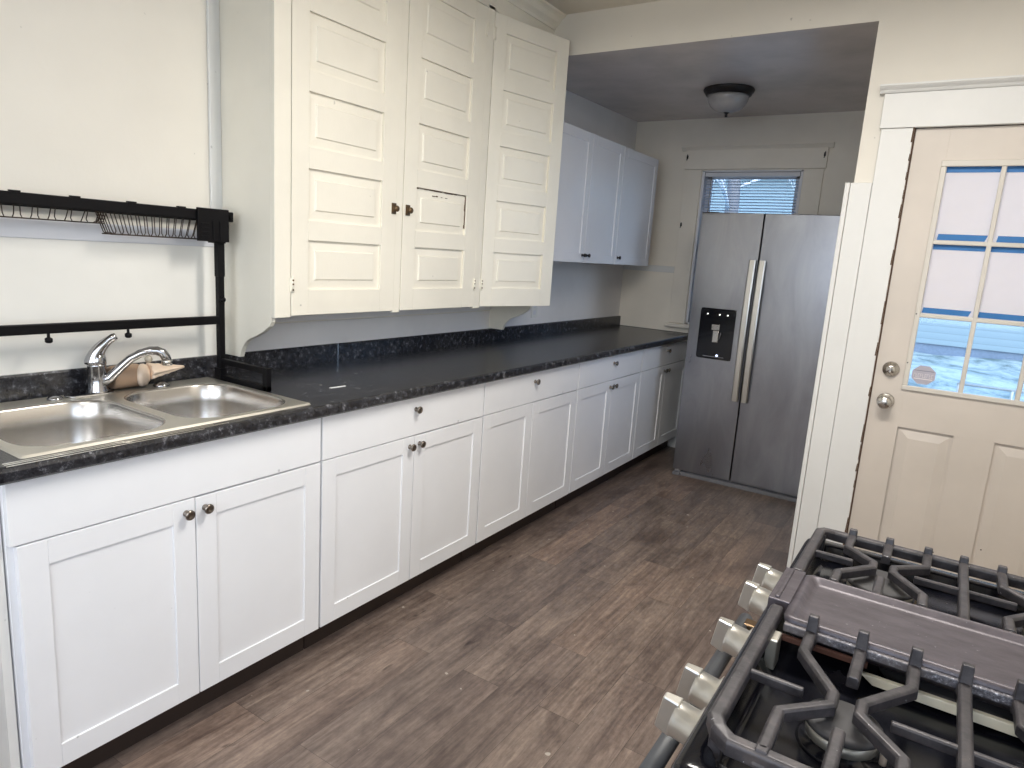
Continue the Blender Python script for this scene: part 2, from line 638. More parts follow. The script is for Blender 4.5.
def build(name, mb, mat, parent=None, bevel=0.0, seg=2, label=None, kind=None, normals=True):
    if normals:
        bmesh.ops.recalc_face_normals(mb.bm, faces=mb.bm.faces)
    me = bpy.data.meshes.new(name)
    if parent is not None:
        r = parent
        while r.parent is not None:
            r = r.parent
        mb.bm.transform(Matrix.Translation(r.location).inverted())
    mb.bm.to_mesh(me)
    mb.bm.free()
    me.materials.append(mat)
    o = bpy.data.objects.new(name, me)
    COL.objects.link(o)
    if parent is not None:
        o.parent = parent
    if bevel:
        bv = o.modifiers.new('bevel', 'BEVEL')
        bv.width = bevel
        bv.segments = seg
        bv.limit_method = 'ANGLE'
        bv.angle_limit = math.radians(40)
    if label:
        o['label'] = label
    if kind:
        o['kind'] = kind
    return o


def thing(name, label, cat, loc=(0, 0, 0), group=None):
    o = bpy.data.objects.new(name, None)
    o.empty_display_size = 0.05
    o.location = loc
    COL.objects.link(o)
    o['label'] = label
    o['category'] = cat
    if group:
        o['group'] = group
    return o


def tag(o, label, cat, group=None):
    o['label'] = label
    o['category'] = cat
    if group:
        o['group'] = group
    return o


def struct(name, mb, mat, bevel=0, parent=None, label=None, cat=None):
    o = build(name, mb, mat, parent, bevel)
    if parent is None:
        o['kind'] = 'structure'
    return o


def arc(cx, cy, r, a0, a1, n=8):
    return [(cx+r*math.cos(math.radians(a0+(a1-a0)*i/n)), cy+r*math.sin(math.radians(a0+(a1-a0)*i/n))) for i in range(n+1)]


def rrect(x0, x1, y0, y1, r, n=6):
    return (arc(x1-r, y0+r, r, -90, 0, n)+arc(x1-r, y1-r, r, 0, 90, n)+arc(x0+r, y1-r, r, 90, 180, n)+arc(x0+r, y0+r, r, 180, 270, n))


# ------------------------------------------------------------------ room shell
YH = 2.494      # plane of the wall with the opening and the door
YB = 4.323      # back wall of the alcove
ZC = 2.655      # kitchen ceiling
ZA = 2.483      # alcove ceiling
XR = 3.15
YR = -2.3
HDR = 2.455
XJ = 1.832

struct('floor', MB().box(-0.02, XR+0.02, YR-0.02, YB+0.02, -0.06, 0), M['floor'])
struct('wall_left', MB().box(-0.12, 0, YR-0.12, YH, 0, ZC), M['wall'])
struct('wall_alcove_left', MB().box(-0.12, 0, YH, YB+0.12, 0, ZC), M['wall_bluish'])
struct('ceiling', MB().box(-0.12, XR+0.12, YR-0.12, YH+0.12, ZC, ZC+0.1), M['ceil'])
struct('ceiling_alcove', MB().prism([(YH+0.002, HDR-0.001), (YB, ZA+0.003), (YB, ZC+0.1), (YH+0.13, ZC+0.1), (YH+0.13, HDR+0.01), (YH+0.002, HDR+0.0005)], 0, 0, 1.86), M['ceil_dark'])
# wall with the wide opening (header) and the outside door
w = MB()
w.box(0, XJ, YH, YH+0.012, HDR, ZC)
w.box(0, XJ, YH+0.012, YH+0.12, HDR+0.02, ZC)
w.box(XJ, 2.02, YH, YH+0.12, 0, ZC)
w.box(2.02, 2.86, YH, YH+0.12, 2.045, ZC)
w.box(2.86, XR, YH, YH+0.12, 0, ZC)
struct('wall_front', w, M['wall'])
struct('wall_right', MB().box(XR, XR+0.12, YR-0.12, -2.1, 0, ZC).box(XR, XR+0.12, -0.3, YH+0.12, 0, ZC).box(XR, XR+0.12, -2.1, -0.3, 0, 0.95).box(XR, XR+0.12, -2.1, -0.3, 2.25, ZC), M['wall'])
# rear wall with a window behind the photographer
w = MB()
w.box(0, 0.60, YR-0.12, YR, 0, ZC)
w.box(2.90, XR, YR-0.12, YR, 0, ZC)
w.box(0.60, 2.90, YR-0.12, YR, 0, 0.95)
w.box(0.60, 2.90, YR-0.12, YR, 2.15, ZC)
struct('wall_rear', w, M['wall'])
# back wall of the alcove with its window hole
WX0, WX1, WZ0, WZ1 = 0.557, 1.262, 0.98, 2.121
w = MB()
w.box(-0.0, WX0, YB, YB+0.12, 0, ZC)
w.box(WX1, 1.92, YB, YB+0.12, 0, ZC)
w.box(WX0, WX1, YB, YB+0.12, 0, WZ0)
w.box(WX0, WX1, YB, YB+0.12, WZ1, ZC)
struct('wall_back', w, M['wall_alcove'])
# right wall of the alcove, with the side window that lights the cabinets
w = MB()
AX = 1.86
w.box(AX, AX+0.12, YH+0.12, 2.64, 0, ZC)
w.box(AX, AX+0.12, 3.54, YB, 0, ZC)
w.box(AX, AX+0.12, 2.64, 3.54, 0, 0.92)
w.box(AX, AX+0.12, 2.64, 3.54, 2.18, ZC)
struct('wall_alcove_right', w, M['wall_alcove'])

# left wall: chair rail above the sink, corner strip, panel under the shelf
struct('trim_1', MB().box(0, 0.014, YR, 0.744, 1.384, 1.440), M['white_gloss'], 0.004)
struct('trim_2', MB().box(0, 0.012, 0.700, 0.744, 1.440, ZC), M['trim'], 0.003)
p = MB().box(0, 0.007, YR, 0.744, 0.985, 1.384)
struct('trim_3', p, M['panel_white'], 0.001)
struct('trim_4', MB().box(0, 0.010, 0.764, 2.49, 1.098, 1.16).box(0, 0.006, 0.764, 2.49, 0.985, 1.092), M['wall_bluish'], 0.002)
# back wall: rail and lower panelling left of the window
struct('trim_5', MB().box(0, 0.425, YB-0.014, YB, 1.362, 1.410), M['trim'], 0.003)
struct('trim_6', MB().box(0, 0.425, YB-0.006, YB, 0.915, 1.362), M['wall_alcove'], 0.001)
# baseboard of the alcove behind the last cabinet
struct('baseboard_back', MB().box(0.5, 1.86, YB-0.016, YB, 0, 0.14), M['trim'], 0.004)
struct('baseboard_right', MB().box(XR-0.016, XR, YR, YH, 0, 0.14), M['trim'], 0.004)

# boards covering the end of the wall beside the opening
j = MB()
j.box(1.801, 1.820, YH-0.020, YH+0.125, 0, 1.818)
struct('trim_7', j, M['trim'], 0.003)
j = MB().box(1.8215, 1.9035, YH-0.016, YH, 0, 1.818)
struct('trim_8', j, M['trim'], 0.003)

# door casing
k_ = thing('door_casing', 'x', 'x')
del k_['label'], k_['category']
k_.name = 'trim_9'
k_['kind'] = 'structure'
build('side_casing', MB().box(1.905, 2.024, YH-0.020, YH, 0, 2.03), M['trim'], k_, 0.003)
build('side_casing', MB().box(2.856, 2.975, YH-0.020, YH, 0, 2.03), M['trim'], k_, 0.003)
build('head_casing', MB().box(1.898, 2.982, YH-0.022, YH, 2.032, 2.167), M['trim'], k_, 0.002)
c = MB()
c.prism([(YH, 2.166), (YH-0.028, 2.166), (YH-0.031, 2.170), (YH-0.034, 2.177), (YH-0.044, 2.184), (YH-0.050, 2.191), (YH-0.050, 2.197), (YH, 2.197)], 0, 1.880, 3.0)
build('cap_moulding', c, M['trim'], k_)
# jamb inside the opening with worn brown edge
build('jamb', MB().box(2.020, 2.0285, YH-0.004, YH+0.12, 0, 2.045).box(2.8525, 2.861, YH-0.004, YH+0.12, 0, 2.045).box(2.032, 2.849, YH-0.004, YH+0.12, 2.033, 2.045), M['peel'], k_)
rb = MB()
z = 0.05
while z < 2.0:
    h = random.uniform(0.02, 0.11)
    wd = random.uniform(0.001, 0.006)
    if random.random() < 0.72:
        rb.hull8([(2.0235-wd, YH-0.0208, z), (2.0245, YH-0.0208, z), (2.0245, YH-0.0208, z+h), (2.0235-wd*0.4, YH-0.0208, z+h)],
                 [(2.0235-wd, YH-0.018, z), (2.0245, YH-0.018, z), (2.0245, YH-0.018, z+h), (2.0235-wd*0.4, YH-0.018, z+h)])
    z += h+random.uniform(0.0, 0.05)
build('peeled_paint_edge', rb, M['peel'], k_, label='brown chipped paint along the casing edge')


# ------------------------------------------------------------------ outside door
def outside_door():
    d = thing('door_1', '', '', (2.44, YH+0.03, 0))
    del d['label'], d['category']
    d['kind'] = 'structure'
    y0, y1 = YH+0.004, YH+0.048
    X0, X1 = 2.0295, 2.8515
    gx0, gx1, gz0, gz1 = 2.150, 2.730, 0.988, 1.893
    lf = MB()
    lf.box(X0, gx0, y0, y1, 0.01, 2.03)
    lf.box(gx1, X1, y0, y1, 0.01, 2.03)
    lf.box(gx0, gx1, y0, y1, gz1, 2.03)
    # lower half: rails, stiles and recesses of two raised panels
    pz0, pz1 = 0.20, 0.812
    px = [(2.147, 2.353), (2.493, 2.699)]
    lf.box(gx0, gx1, y0, y1, pz1, gz0)
    lf.box(gx0, gx1, y0, y1, 0.01, pz0)
    lf.box(gx0-0.001, px[0][0]+0.003, y0, y1, pz0, pz1)
    lf.box(px[0][1], px[1][0], y0, y1, pz0, pz1)
    lf.box(px[1][1], gx1+0.001, y0, y1, pz0, pz1)
    lf.box(gx0-0.01, gx1+0.01, y0+0.010, y1, pz0-0.01, pz1+0.01)
    leaf = build('door_leaf', lf, M['door'], d, 0.003)
    for a, b in px:
        q = MB()
        s0, s1 = 0.012, 0.046
        q.hull8([(a+s0, y0+0.0098, pz0+s0), (b-s0, y0+0.0098, pz0+s0), (b-s0, y0+0.0098, pz1-s0), (a+s0, y0+0.0098, pz1-s0)],
                [(a+s1, y0+0.0035, pz0+s1), (b-s1, y0+0.0035, pz0+s1), (b-s1, y0+0.0035, pz1-s1), (a+s1, y0+0.0035, pz1-s1)])
        build('raised_panel', q, M['door'], d, 0.001)
    # glazing frame
    f = MB()
    for (a, b, e, g) in ((gx0-0.012, gx1+0.012, gz0-0.014, gz0+0.006), (gx0-0.012, gx1+0.012, gz1-0.012, gz1+0.012)):
        f.box(a, b, y0-0.010, y0+0.004, e, g)
    f.box(gx0-0.012, gx0+0.008, y0-0.010, y0+0.004, gz0+0.006, gz1-0.012)
    f.box(gx1-0.008, gx1+0.012, y0-0.010, y0+0.004, gz0+0.006, gz1-0.012)
    build('glazing_frame', f, M['door_trim'], d, 0.003)
    cx = [2.159, 2.341, 2.352, 2.529, 2.540, 2.722]
    cz = [0.995, 1.284, 1.297, 1.581, 1.594, 1.881]
    m = MB()
    for a, b in ((cx[1], cx[2]), (cx[3], cx[4])):
        m.box(a-0.003, b+0.003, y0-0.006, y0+0.011, gz0, gz1)
    for a, b in ((cz[1], cz[2]), (cz[3], cz[4])):
        m.box(gx0, gx1, y0-0.0055, y0+0.0105, a-0.002, b+0.002)
    build('muntin_grid', m, M['door_trim'], d, 0.003)
    for i in range(3):
        for jj in range(3):
            build('pane', MB().box(cx[2*i]-0.006, cx[2*i+1]+0.006, y0+0.016, y0+0.020, cz[2*jj]-0.006, cz[2*jj+1]+0.006), M['glass'], d)
    # locks
    kb = MB().lathe([(0.030, 0), (0.033, 0.004), (0.031, 0.010), (0.020, 0.013), (0.019, 0.020), (0.015, 0.024), (0, 0.024)], (2.087, y0, 1.053), (0, -1, 0))
    db = build('deadbolt', kb, M['nickel'], d)
    build('thumb_turn', MB().box(2.083, 2.091, y0-0.040, y0-0.022, 1.040, 1.066), M['nickel'], db, 0.002)
    kb = MB().lathe([(0.032, 0), (0.034, 0.004), (0.030, 0.009), (0.014, 0.012), (0.012, 0.028), (0.021, 0.036), (0.0275, 0.046), (0.0285, 0.054), (0.024, 0.063), (0.010, 0.067), (0, 0.067)], (2.087, y0, 0.915), (0, -1, 0))
    build('door_knob', kb, M['nickel'], d)
    s = MB()
    for (a, b) in ((2.144, 1.295), (2.144, 1.09), (2.36, 0.30), (2.52, 0.36)):
        s.lathe([(0.0028, 0), (0.0028, 0.0012)], (a, y0-0.0100 if a < 2.2 else y0, b), (0, -1, 0), 8)
    build('screw_hole', s, M['hole'], d)
    hg = MB()
    return d, cx, cz, y0


door, DCX, DCZ, DY0 = outside_door()

# paper sheets with blue tape on the panes
col_word = ['left', 'middle', 'right']
for i in range(3):
    for r in (2, 1):
        x0, x1 = DCX[2*i], DCX[2*i+1]
        z0, z1 = DCZ[2*r], DCZ[2*r+1]
        rw = 'top row' if r == 2 else 'second row'
        t = thing('paper_sheet', 'white paper sheet blue-taped over the %s pane, %s of the door' % (col_word[i], rw), 'paper', ((x0+x1)/2, DY0+0.012, z0), 'paper sheets taped over the door panes')
        yy = DY0+0.0125
        build('sheet', MB().box(x0-0.005, x1+0.005, yy, yy+0.0012, z0-0.002, z1+0.004), M['paper'], t)
        jit = [(0.0, 0.008), (0.014, 0.004), (0.006, 0.0)][i]
        if r == 2:
            ts = [(z1-0.021, z1+0.003, jit[0]*0.3, 0.004), (z0+0.003, z0+0.027, jit[0]*0.5+0.008, 0.006)]
        else:
            ts = [(z1-0.022, z1+0.001, 0.001, 0.004), (z0+0.004, z0+0.026, 0.002, 0.012)]
        for n_, (a, b, l_, r_) in enumerate(ts):
            tp = MB()
            A = [(x0+l_, a), (x1-r_-0.006*(n_), a), (x1-r_+0.002, b), (x0+l_-0.0+0.003*(n_), b)]
            A = [(max(x0, q[0]), q[1]) for q in A]
            tp.prism([(q[0], q[1]) for q in A], 1, yy-0.0012, yy-0.0002)
            build('tape_strip', tp, M['tape'], t)

# octagonal sticker on the lower left pane
t = thing('window_sticker', 'silver grey octagonal sticker with pale lettering on the lower left door pane', 'sticker', (2.200, DY0+0.015, 1.004))
cxs, czs, rs = 2.208, 1.0435, 0.046
oc = [(cxs+rs*math.cos(math.radians(22.5+45*q)), czs+rs*0.92*math.sin(math.radians(22.5+45*q))) for q in range(8)]
build('backing', MB().prism(oc, 1, DY0+0.0135, DY0+0.0155), M['sticker'], t)
build('upper_band', MB().box(cxs-0.036, cxs+0.036, DY0+0.0128, DY0+0.0136, czs+0.016, czs+0.019), M['sticker_dark'], t)
lt = MB()
x = cxs-0.036
for q in range(9):
    ww = 0.0058
    zz = czs-0.003
    lt.box(x, x+0.0012, DY0+0.0126, DY0+0.0136, zz-0.008, zz+0.008)
    if q % 3 != 1: lt.box(x, x+ww, DY0+0.0126, DY0+0.0136, zz+0.0064, zz+0.008)
    if q % 2: lt.box(x, x+ww*0.8, DY0+0.0126, DY0+0.0136, zz-0.0006, zz+0.0006)
    if q % 3: lt.box(x, x+ww, DY0+0.0126, DY0+0.0136, zz-0.008, zz-0.0064)
    x += 0.0081
build('lettering', lt, M['sticker_light'], t)
build('lower_band', MB().box(cxs-0.034, cxs+0.034, DY0+0.0128, DY0+0.0136, czs-0.019, czs-0.015), M['sticker_light'], t)


# ------------------------------------------------------------------ windows
def window(name, axis, at, a0, a1, z0, z1, out, mat, meet=None):
    """frame, sash and panes in a wall hole; axis 1: plane y=at, a = x; axis 0: plane x=at, a = y; out = outward sign"""
    t = thing(name, '', '')
    del t['label'], t['category']
    t['kind'] = 'structure'

    def bx(m, u0, u1, d0, d1, zz0, zz1):
        if axis == 1:
            m.box(u0, u1, at+out*d0, at+out*d1, zz0, zz1)
        else:
            m.box(at+out*d0, at+out*d1, u0, u1, zz0, zz1)
    f = MB()
    bx(f, a0, a0+0.018, 0.0, 0.12, z0, z1)
    bx(f, a1-0.018, a1, 0.0, 0.12, z0, z1)
    bx(f, a0, a1, 0.0, 0.12, z1-0.012, z1)
    bx(f, a0, a1, 0.0, 0.12, z0, z0+0.018)
    build('window_frame', f, mat, t, 0.002)
    zm = (z0+z1)/2 if meet is None else meet
    s = MB()
    for (b0, b1, dd) in ((z0+0.018, zm+0.02, 0.05), (zm-0.02, z1-0.012, 0.075)):
        bx(s, a0+0.018, a0+0.058, dd, dd+0.025, b0, b1)
        bx(s, a1-0.058, a1-0.018, dd, dd+0.025, b0, b1)
        bx(s, a0+0.018, a1-0.018, dd, dd+0.025, b0, b0+0.04)
        bx(s, a0+0.018, a1-0.018, dd, dd+0.025, b1-0.04, b1)
    build('sash', s, mat, t, 0.002)
    for (b0, b1, dd) in ((z0+0.05, zm, 0.06), (zm, z1-0.045, 0.085)):
        q = MB()
        bx(q, a0+0.05, a1-0.05, dd, dd+0.004, b0, b1)
        build('pane', q, M['glass'], t)
    return t


win = window('window_1', 1, YB, WX0, WX1, WZ0, WZ1, 1, M['white_gloss'])
build('casing', MB().box(0.427, 0.555, YB-0.018, YB, 0.985, 2.125), M['wall_alcove'], win, 0.003)
build('casing', MB().box(1.264, 1.392, YB-0.018, YB, 0.985, 2.125), M['wall_alcove'], win, 0.003)
build('head_casing', MB().box(0.420, 1.402, YB-0.022, YB, 2.127, 2.262), M['wall_alcove'], win, 0.002)
build('cap_moulding', MB().prism([(YB, 2.260), (YB-0.024, 2.260), (YB-0.032, 2.272), (YB-0.046, 2.284), (YB-0.046, 2.292), (YB, 2.292)], 0, 0.392, 1.432), M['wall_alcove'], win)
build('sill', MB().box(0.405, 1.415, YB-0.045, YB+0.03, 0.952, 0.984), M['wall_alcove'], win, 0.005)
win2 = window('window_2', 0, AX, 2.64, 3.54, 0.92, 2.18, 1, M['white_gloss'])
build('casing', MB().box(AX-0.018, AX, 3.54, 3.62, 0.86, 2.26).box(AX-0.018, AX, 2.64, 3.54, 2.18, 2.26).box(AX-0.018, AX, 2.64, 3.54, 0.86, 0.92), M['wall_alcove'], win2, 0.003)
win3 = window('window_3', 1, YR, 0.60, 2.90, 0.95, 2.15, -1, M['trim'])
build('casing', MB().box(0.49, 0.60, YR, YR+0.018, 0.85, 2.26).box(2.90, 3.01, YR, YR+0.018, 0.85, 2.26).box(0.60, 2.90, YR, YR+0.018, 2.15, 2.26).box(0.60, 2.90, YR, YR+0.018, 0.85, 0.95), M['trim'], win3, 0.003)

win4 = window('window_4', 0, XR, -2.1, -0.3, 0.95, 2.25, 1, M['trim'])
build('casing', MB().box(XR-0.018, XR, -2.2, -2.1, 0.85, 2.35).box(XR-0.018, XR, -0.3, -0.2, 0.85, 2.35).box(XR-0.018, XR, -2.1, -0.3, 2.25, 2.35).box(XR-0.018, XR, -2.1, -0.3, 0.85, 0.95), M['trim'], win4, 0.003)

# mini blind in the alcove window
t = thing('window_blind', 'white mini blind hanging in the window above the fridge', 'blind', (0.91, YB+0.02, 2.1))
build('headrail', MB().box(WX0+0.022, WX1-0.022, YB+0.006, YB+0.034, 2.078, 2.106), M['white_gloss'], t, 0.002)
s = MB()
z = 2.064
while z > 1.03:
    s.hull8([(WX0+0.026, YB+0.010, z-0.006), (WX1-0.026, YB+0.010, z-0.006), (WX1-0.026, YB+0.030, z+0.0025), (WX0+0.026, YB+0.030, z+0.0025)],
            [(WX0+0.026, YB+0.010, z-0.0055), (WX1-0.026, YB+0.010, z-0.0055), (WX1-0.026, YB+0.030, z+0.0030), (WX0+0.026, YB+0.030, z+0.0030)])
    z -= 0.0205
build('slats', s, M['slat'], t)
co = MB()
for x in (WX0+0.10, WX1-0.10):
    co.tube([(x, YB+0.009, 2.08), (x, YB+0.009, 1.02)], 0.0008, 5)
build('ladder_cord', co, M['white_gloss'], t)
build('bottom_rail', MB().box(WX0+0.026, WX1-0.026, YB+0.010, YB+0.030, 1.010, 1.022), M['white_gloss'], t, 0.002)
build('tilt_wand', MB().tube([(WX0+0.07, YB+0.004, 2.075), (WX0+0.072, YB+0.002, 1.55)], 0.003, 6), M['plasticclear'], t)

# small black curtain hooks
for (x, z, lb) in ((0.440, 2.213, 'small black curtain hook on the left end of the window head casing'),
                   (0.445, 1.724, 'small black hook on the left window casing beside the fridge'),
                   (1.386, 2.214, 'small black curtain hook on the right end of the window head casing')):
    y = YB-0.0225 if z > 2 else YB-0.0185
    m = MB().box(x-0.007, x+0.005, y-0.004, y, z-0.010, z+0.012)
    m.tube([(x, y-0.004, z+0.006), (x+0.001, y-0.018, z+0.008), (x+0.006, y-0.022, z+0.016)], 0.003, 6)
    m.tube([(x, y-0.003, z-0.006), (x-0.003, y-0.009, z-0.022)], 0.003, 6)
    o = build('curtain_hook', m, M['slate_hook'])
    tag(o, lb, 'hook')


# ------------------------------------------------------------------ cabinet parts
def knob(parent, x, y, z, r=0.0145, mat='bronze', proj=0.026):
    m = MB().lathe([(0.009, 0), (0.009, 0.002), (0.0055, 0.006), (0.0055, proj*0.45), (r*0.8, proj*0.6), (r, proj*0.78), (r*0.92, proj*0.92), (r*0.55, proj), (r*0.45, proj*0.95), (0, proj*0.95)], (x, y, z), (1, 0, 0), 20)
    return build('knob', m, M[mat], parent)


def shaker(parent, name, x, y0, y1, z0, z1, mat, stile=0.062, th=0.019, rec=0.0055):
    m = MB()
    m.box(x-th, x, y0, y0+stile, z0, z1)
    m.box(x-th, x, y1-stile, y1, z0, z1)
    m.box(x-th, x, y0+stile, y1-stile, z0, z0+stile)
    m.box(x-th, x, y0+stile, y1-stile, z1-stile, z1)
    m.box(x-th+0.001, x-rec, y0+stile-0.005, y1-stile+0.005, z0+stile-0.005, z1-stile+0.005)
    return build(name, m, M[mat], parent, 0.0012)


FX = 0.610


def base_cabinet(label, y0, y1, ym, knobs=True, drawer_knob=True, front='drawer', zoff=0.0, end=False):
    t = thing('base_cabinet', label, 'cabinet', (0.3, (y0+y1)/2, 0), 'base cabinets under the dark worktop')
    b = MB()
    xb = FX-0.0195
    b.box(0.025, xb, y0+0.001, y0+0.019, 0.105, 0.874)
    b.box(0.025, xb, y1-0.019, y1-0.001, 0.105, 0.874)
    b.box(0.025, 0.035, y0+0.018, y1-0.018, 0.105, 0.874)
    b.box(0.025, xb, y0+0.018, y1-0.018, 0.105, 0.123)
    b.box(xb-0.019, xb, y0+0.018, y1-0.018, 0.700, 0.735)
    b.box(xb-0.019, xb, y0+0.018, y1-0.018, 0.845, 0.874)
    b.box(xb-0.019, xb, y0+0.018, y0+0.045, 0.123, 0.86)
    b.box(xb-0.019, xb, y1-0.045, y1-0.018, 0.123, 0.86)
    b.box(xb-0.0188, xb-0.0002, ym-0.018, ym+0.018, 0.123, 0.70)
    build('body', b, M['white'], t, 0.001)
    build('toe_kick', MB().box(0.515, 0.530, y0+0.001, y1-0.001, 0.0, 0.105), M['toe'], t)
    g = 0.0022
    d = build('drawer_front' if front == 'drawer' else 'false_front', MB().box(FX-0.019, FX, y0+g, y1-g, 0.7195, 0.868), M['white'], t, 0.0015)
    if drawer_knob:
        knob(d, FX, drawer_knob if isinstance(drawer_knob, float) else ym, 0.822)
    dl = shaker(t, 'door', FX, y0+g+(0.013 if end else 0), ym-g*0.7, 0.114, 0.716, 'white')
    dr = shaker(t, 'door', FX, ym+g*0.7, y1-g, 0.114+zoff, 0.714, 'white')
    if knobs:
        knob(dl, FX, ym-0.028, 0.678)
        knob(dr, FX, ym+0.028, 0.680)
    return t


base_cabinet('wide white base cabinet with two doors and a blank front under the steel sink', -0.200, 0.686, 0.242, drawer_knob=False, front='false', end=True)
base_cabinet('white two-door base cabinet with three knobs just right of the sink cabinet', 0.690, 1.602, 1.150, zoff=0.0)
base_cabinet('white base cabinet whose two doors have no knobs, one knob on its drawer', 1.606, 2.494, 2.030, knobs=False)
base_cabinet('white three-knob base cabinet between the knobless one and the end one', 2.498, 3.394, 2.948)
base_cabinet('farthest white base cabinet, its right door half hidden by the fridge', 3.398, 4.306, 3.850)
# panel that closes the left end of the run
struct('trim_10', MB().box(0, 0.585, -0.222, -0.203, 0, 0.874), M['trim'])

# ------------------------------------------------------------------ worktop with sink cut-out
SX0, SX1, SY0, SY1 = 0.040, 0.600, -0.160, 0.655
t = thing('worktop', 'long black speckled laminate worktop with backsplash over the white base cabinets', 'countertop', (0.32, 2.0, 0.875))
Z0, Z1 = 0.8755, 0.914
XF = 0.640
m = MB()
ix0, ix1, iy0, iy1 = SX0+0.018, SX1-0.018, SY0+0.018, SY1-0.018
m.box(0.0, XF-0.014, -0.225, iy0, Z0, Z1)
m.box(0.0, XF-0.014, iy1, YB-0.008, Z0, Z1)
m.box(0.0, ix0, iy0, iy1, Z0, Z1)
m.box(ix1, XF-0.014, iy0, iy1, Z0, Z1)
m.prism([(XF-0.0145, Z0), (XF-0.006, Z0), (XF, Z0+0.006), (XF, Z1-0.012), (XF-0.0035, Z1-0.0035), (XF-0.010, Z1), (XF-0.0145, Z1)], 1, -0.225, YB-0.008)
build('slab', m, M['counter'], t)
b = MB()
b.prism([(0, Z1), (0.020, Z1), (0.020, 0.984), (0.016, 0.990), (0, 0.990)], 1, -0.225, 1.295)
b.prism([(0, Z1), (0.019, Z1), (0.019, 0.984), (0.015, 0.989), (0, 0.989)], 1, 1.297, YB-0.008)
b.box(0.020, 0.60, YB-0.022, YB-0.0085, Z1, Z1+0.002)
build('backsplash', b, M['counter'], t)
build('seam_strip', MB().box(0.0195, 0.0208, 1.2935, 1.2975, Z1, 0.9895).box(0.02, XF-0.02, 1.2955, 1.2967, Z1, Z1+0.0003), M['nickel'], t, label='thin pale joint strip in the backsplash')
g = MB()
for q, (xa, xb_, yb) in enumerate(((0.612, 0.612, 0.30), (0.6225, 0.6225, 0.34), (0.632, 0.632, 0.26))):
    g.tube([(xa, -0.20, Z1+(0.0006 if q < 2 else -0.001)), (xb_, yb, Z1+(0.0006 if q < 2 else -0.001))], 0.0012, 5)  # thin pale lines laid along the front edge
build('pale_edge_line', g, M['plasticclear'], t, label='pale parallel lines along the front edge by the sink')
build('bare_corner', MB().lathe([(0.019, 0), (0.019, 0.006), (0, 0.006)], (XF-0.012, -0.2255, 0.896), (0, -1, 0), 12), M['wood_end'], t, label='chipped brown corner of the worktop')

t = build('paper_scrap', MB().prism([(0.441, 0.868), (0.450, 0.870), (0.457, 0.935), (0.447, 0.938)], 2, 0.9142, 0.9156), M['scrap'])
tag(t, 'tiny white scrap lying on the dark worktop right of the sink', 'paper scrap')

# ------------------------------------------------------------------ sink
t = thing('kitchen_sink', 'stainless steel double bowl sink set in the dark worktop', 'sink', (0.32, 0.25, 0.914))
zt = 0.9195
deck = MB()
BO = [(0.130, 0.572, -0.135, 0.232), (0.130, 0.572, 0.266, 0.628)]


def deck_piece(m, outer, inner, z):
    n = len(outer)
    A = [m.bm.verts.new((p[0], p[1], z)) for p in outer]
    B = [m.bm.verts.new((p[0], p[1], z)) for p in inner]
    for q in range(n):
        r = (q+1) % n
        m.bm.faces.new((A[q], A[r], B[r], B[q]))


ym_ = 0.249
N = 7
outs = []
for i_, (bx0, bx1, by0, by1) in enumerate(BO):
    inner = rrect(bx0, bx1, by0, by1, 0.105, N)
    oy0, oy1 = (SY0+0.006, ym_) if i_ == 0 else (ym_, SY1-0.006)
    ox0, ox1 = SX0+0.006, SX1-0.006
    # outer loop with matching count: clamp the direction of each inner point to the rectangle
    outer = []
    cnt = N+1
    for q, pt in enumerate(inner):
        cidx, w_ = divmod(q, cnt)
        f = w_/N
        # quarter corners: start side point -> corner -> end side point
        cx_, cy_ = [(ox1, oy0), (ox1, oy1), (ox0, oy1), (ox0, oy0)][cidx]
        ax_, ay_ = [(pt[0], oy0), (ox1, pt[1]), (pt[0], oy1), (ox0, pt[1])][cidx]
        bx_, by_ = [(ox1, pt[1]), (pt[0], oy1), (ox0, pt[1]), (pt[0], oy0)][cidx]
        if abs(f-0.5) < 0.08:
            outer.append((cx_, cy_))
        elif f < 0.5:
            outer.append((ax_, ay_))
        else:
            outer.append((bx_, by_))
    # force exact corner at the middle
    for cidx in range(4):
        outer[cidx*cnt+N//2] = [(ox1, oy0), (ox1, oy1), (ox0, oy1), (ox0, oy0)][cidx]
    deck_piece(deck, outer, inner, zt)
# rim dropping to the worktop
ro = rrect(SX0, SX1, SY0, SY1, 0.010, 3)
ri = rrect(SX0+0.006, SX1-0.006, SY0+0.006, SY1-0.006, 0.0005, 3)
A = [deck.bm.verts.new((p[0], p[1], 0.9142)) for p in ro]
Bv = [deck.bm.verts.new((p[0], p[1], zt)) for p in ri]
for q in range(len(ro)):
    r = (q+1) % len(ro)
    f = deck.bm.faces.new((A[q], A[r], Bv[r], Bv[q]))
build('deck', deck, M['sink_deck'], t)
for i_, (bx0, bx1, by0, by1) in enumerate(BO):
    b = MB()
    L = []
    for (ins, z, r) in ((0, zt, 0.105), (0.003, zt-0.001, 0.105), (0.006, zt-0.006, 0.104), (0.010, zt-0.06, 0.102), (0.016, zt-0.12, 0.098), (0.028, zt-0.15, 0.092), (0.050, zt-0.167, 0.085), (0.085, zt-0.172, 0.062)):
        L.append([(p[0], p[1], z) for p in rrect(bx0+ins, bx1-ins, by0+ins, by1-ins, r*1.0 if ins < 0.08 else 0.055, N)])
    b.loft(L)
    bw = build('bowl', b, M['sink'], t, normals=True)
    cx_, cy_ = (bx0+bx1)/2-0.02, (by0+by1)/2
    dr = MB().lathe([(0.056, 0.0), (0.055, 0.003), (0.045, 0.003), (0.040, -0.0005), (0.012, 0.0005), (0.010, 0.006), (0, 0.007)], (cx_, cy_, zt-0.1725), (0, 0, 1), 24)
    build('drain', dr, M['chrome'], bw)

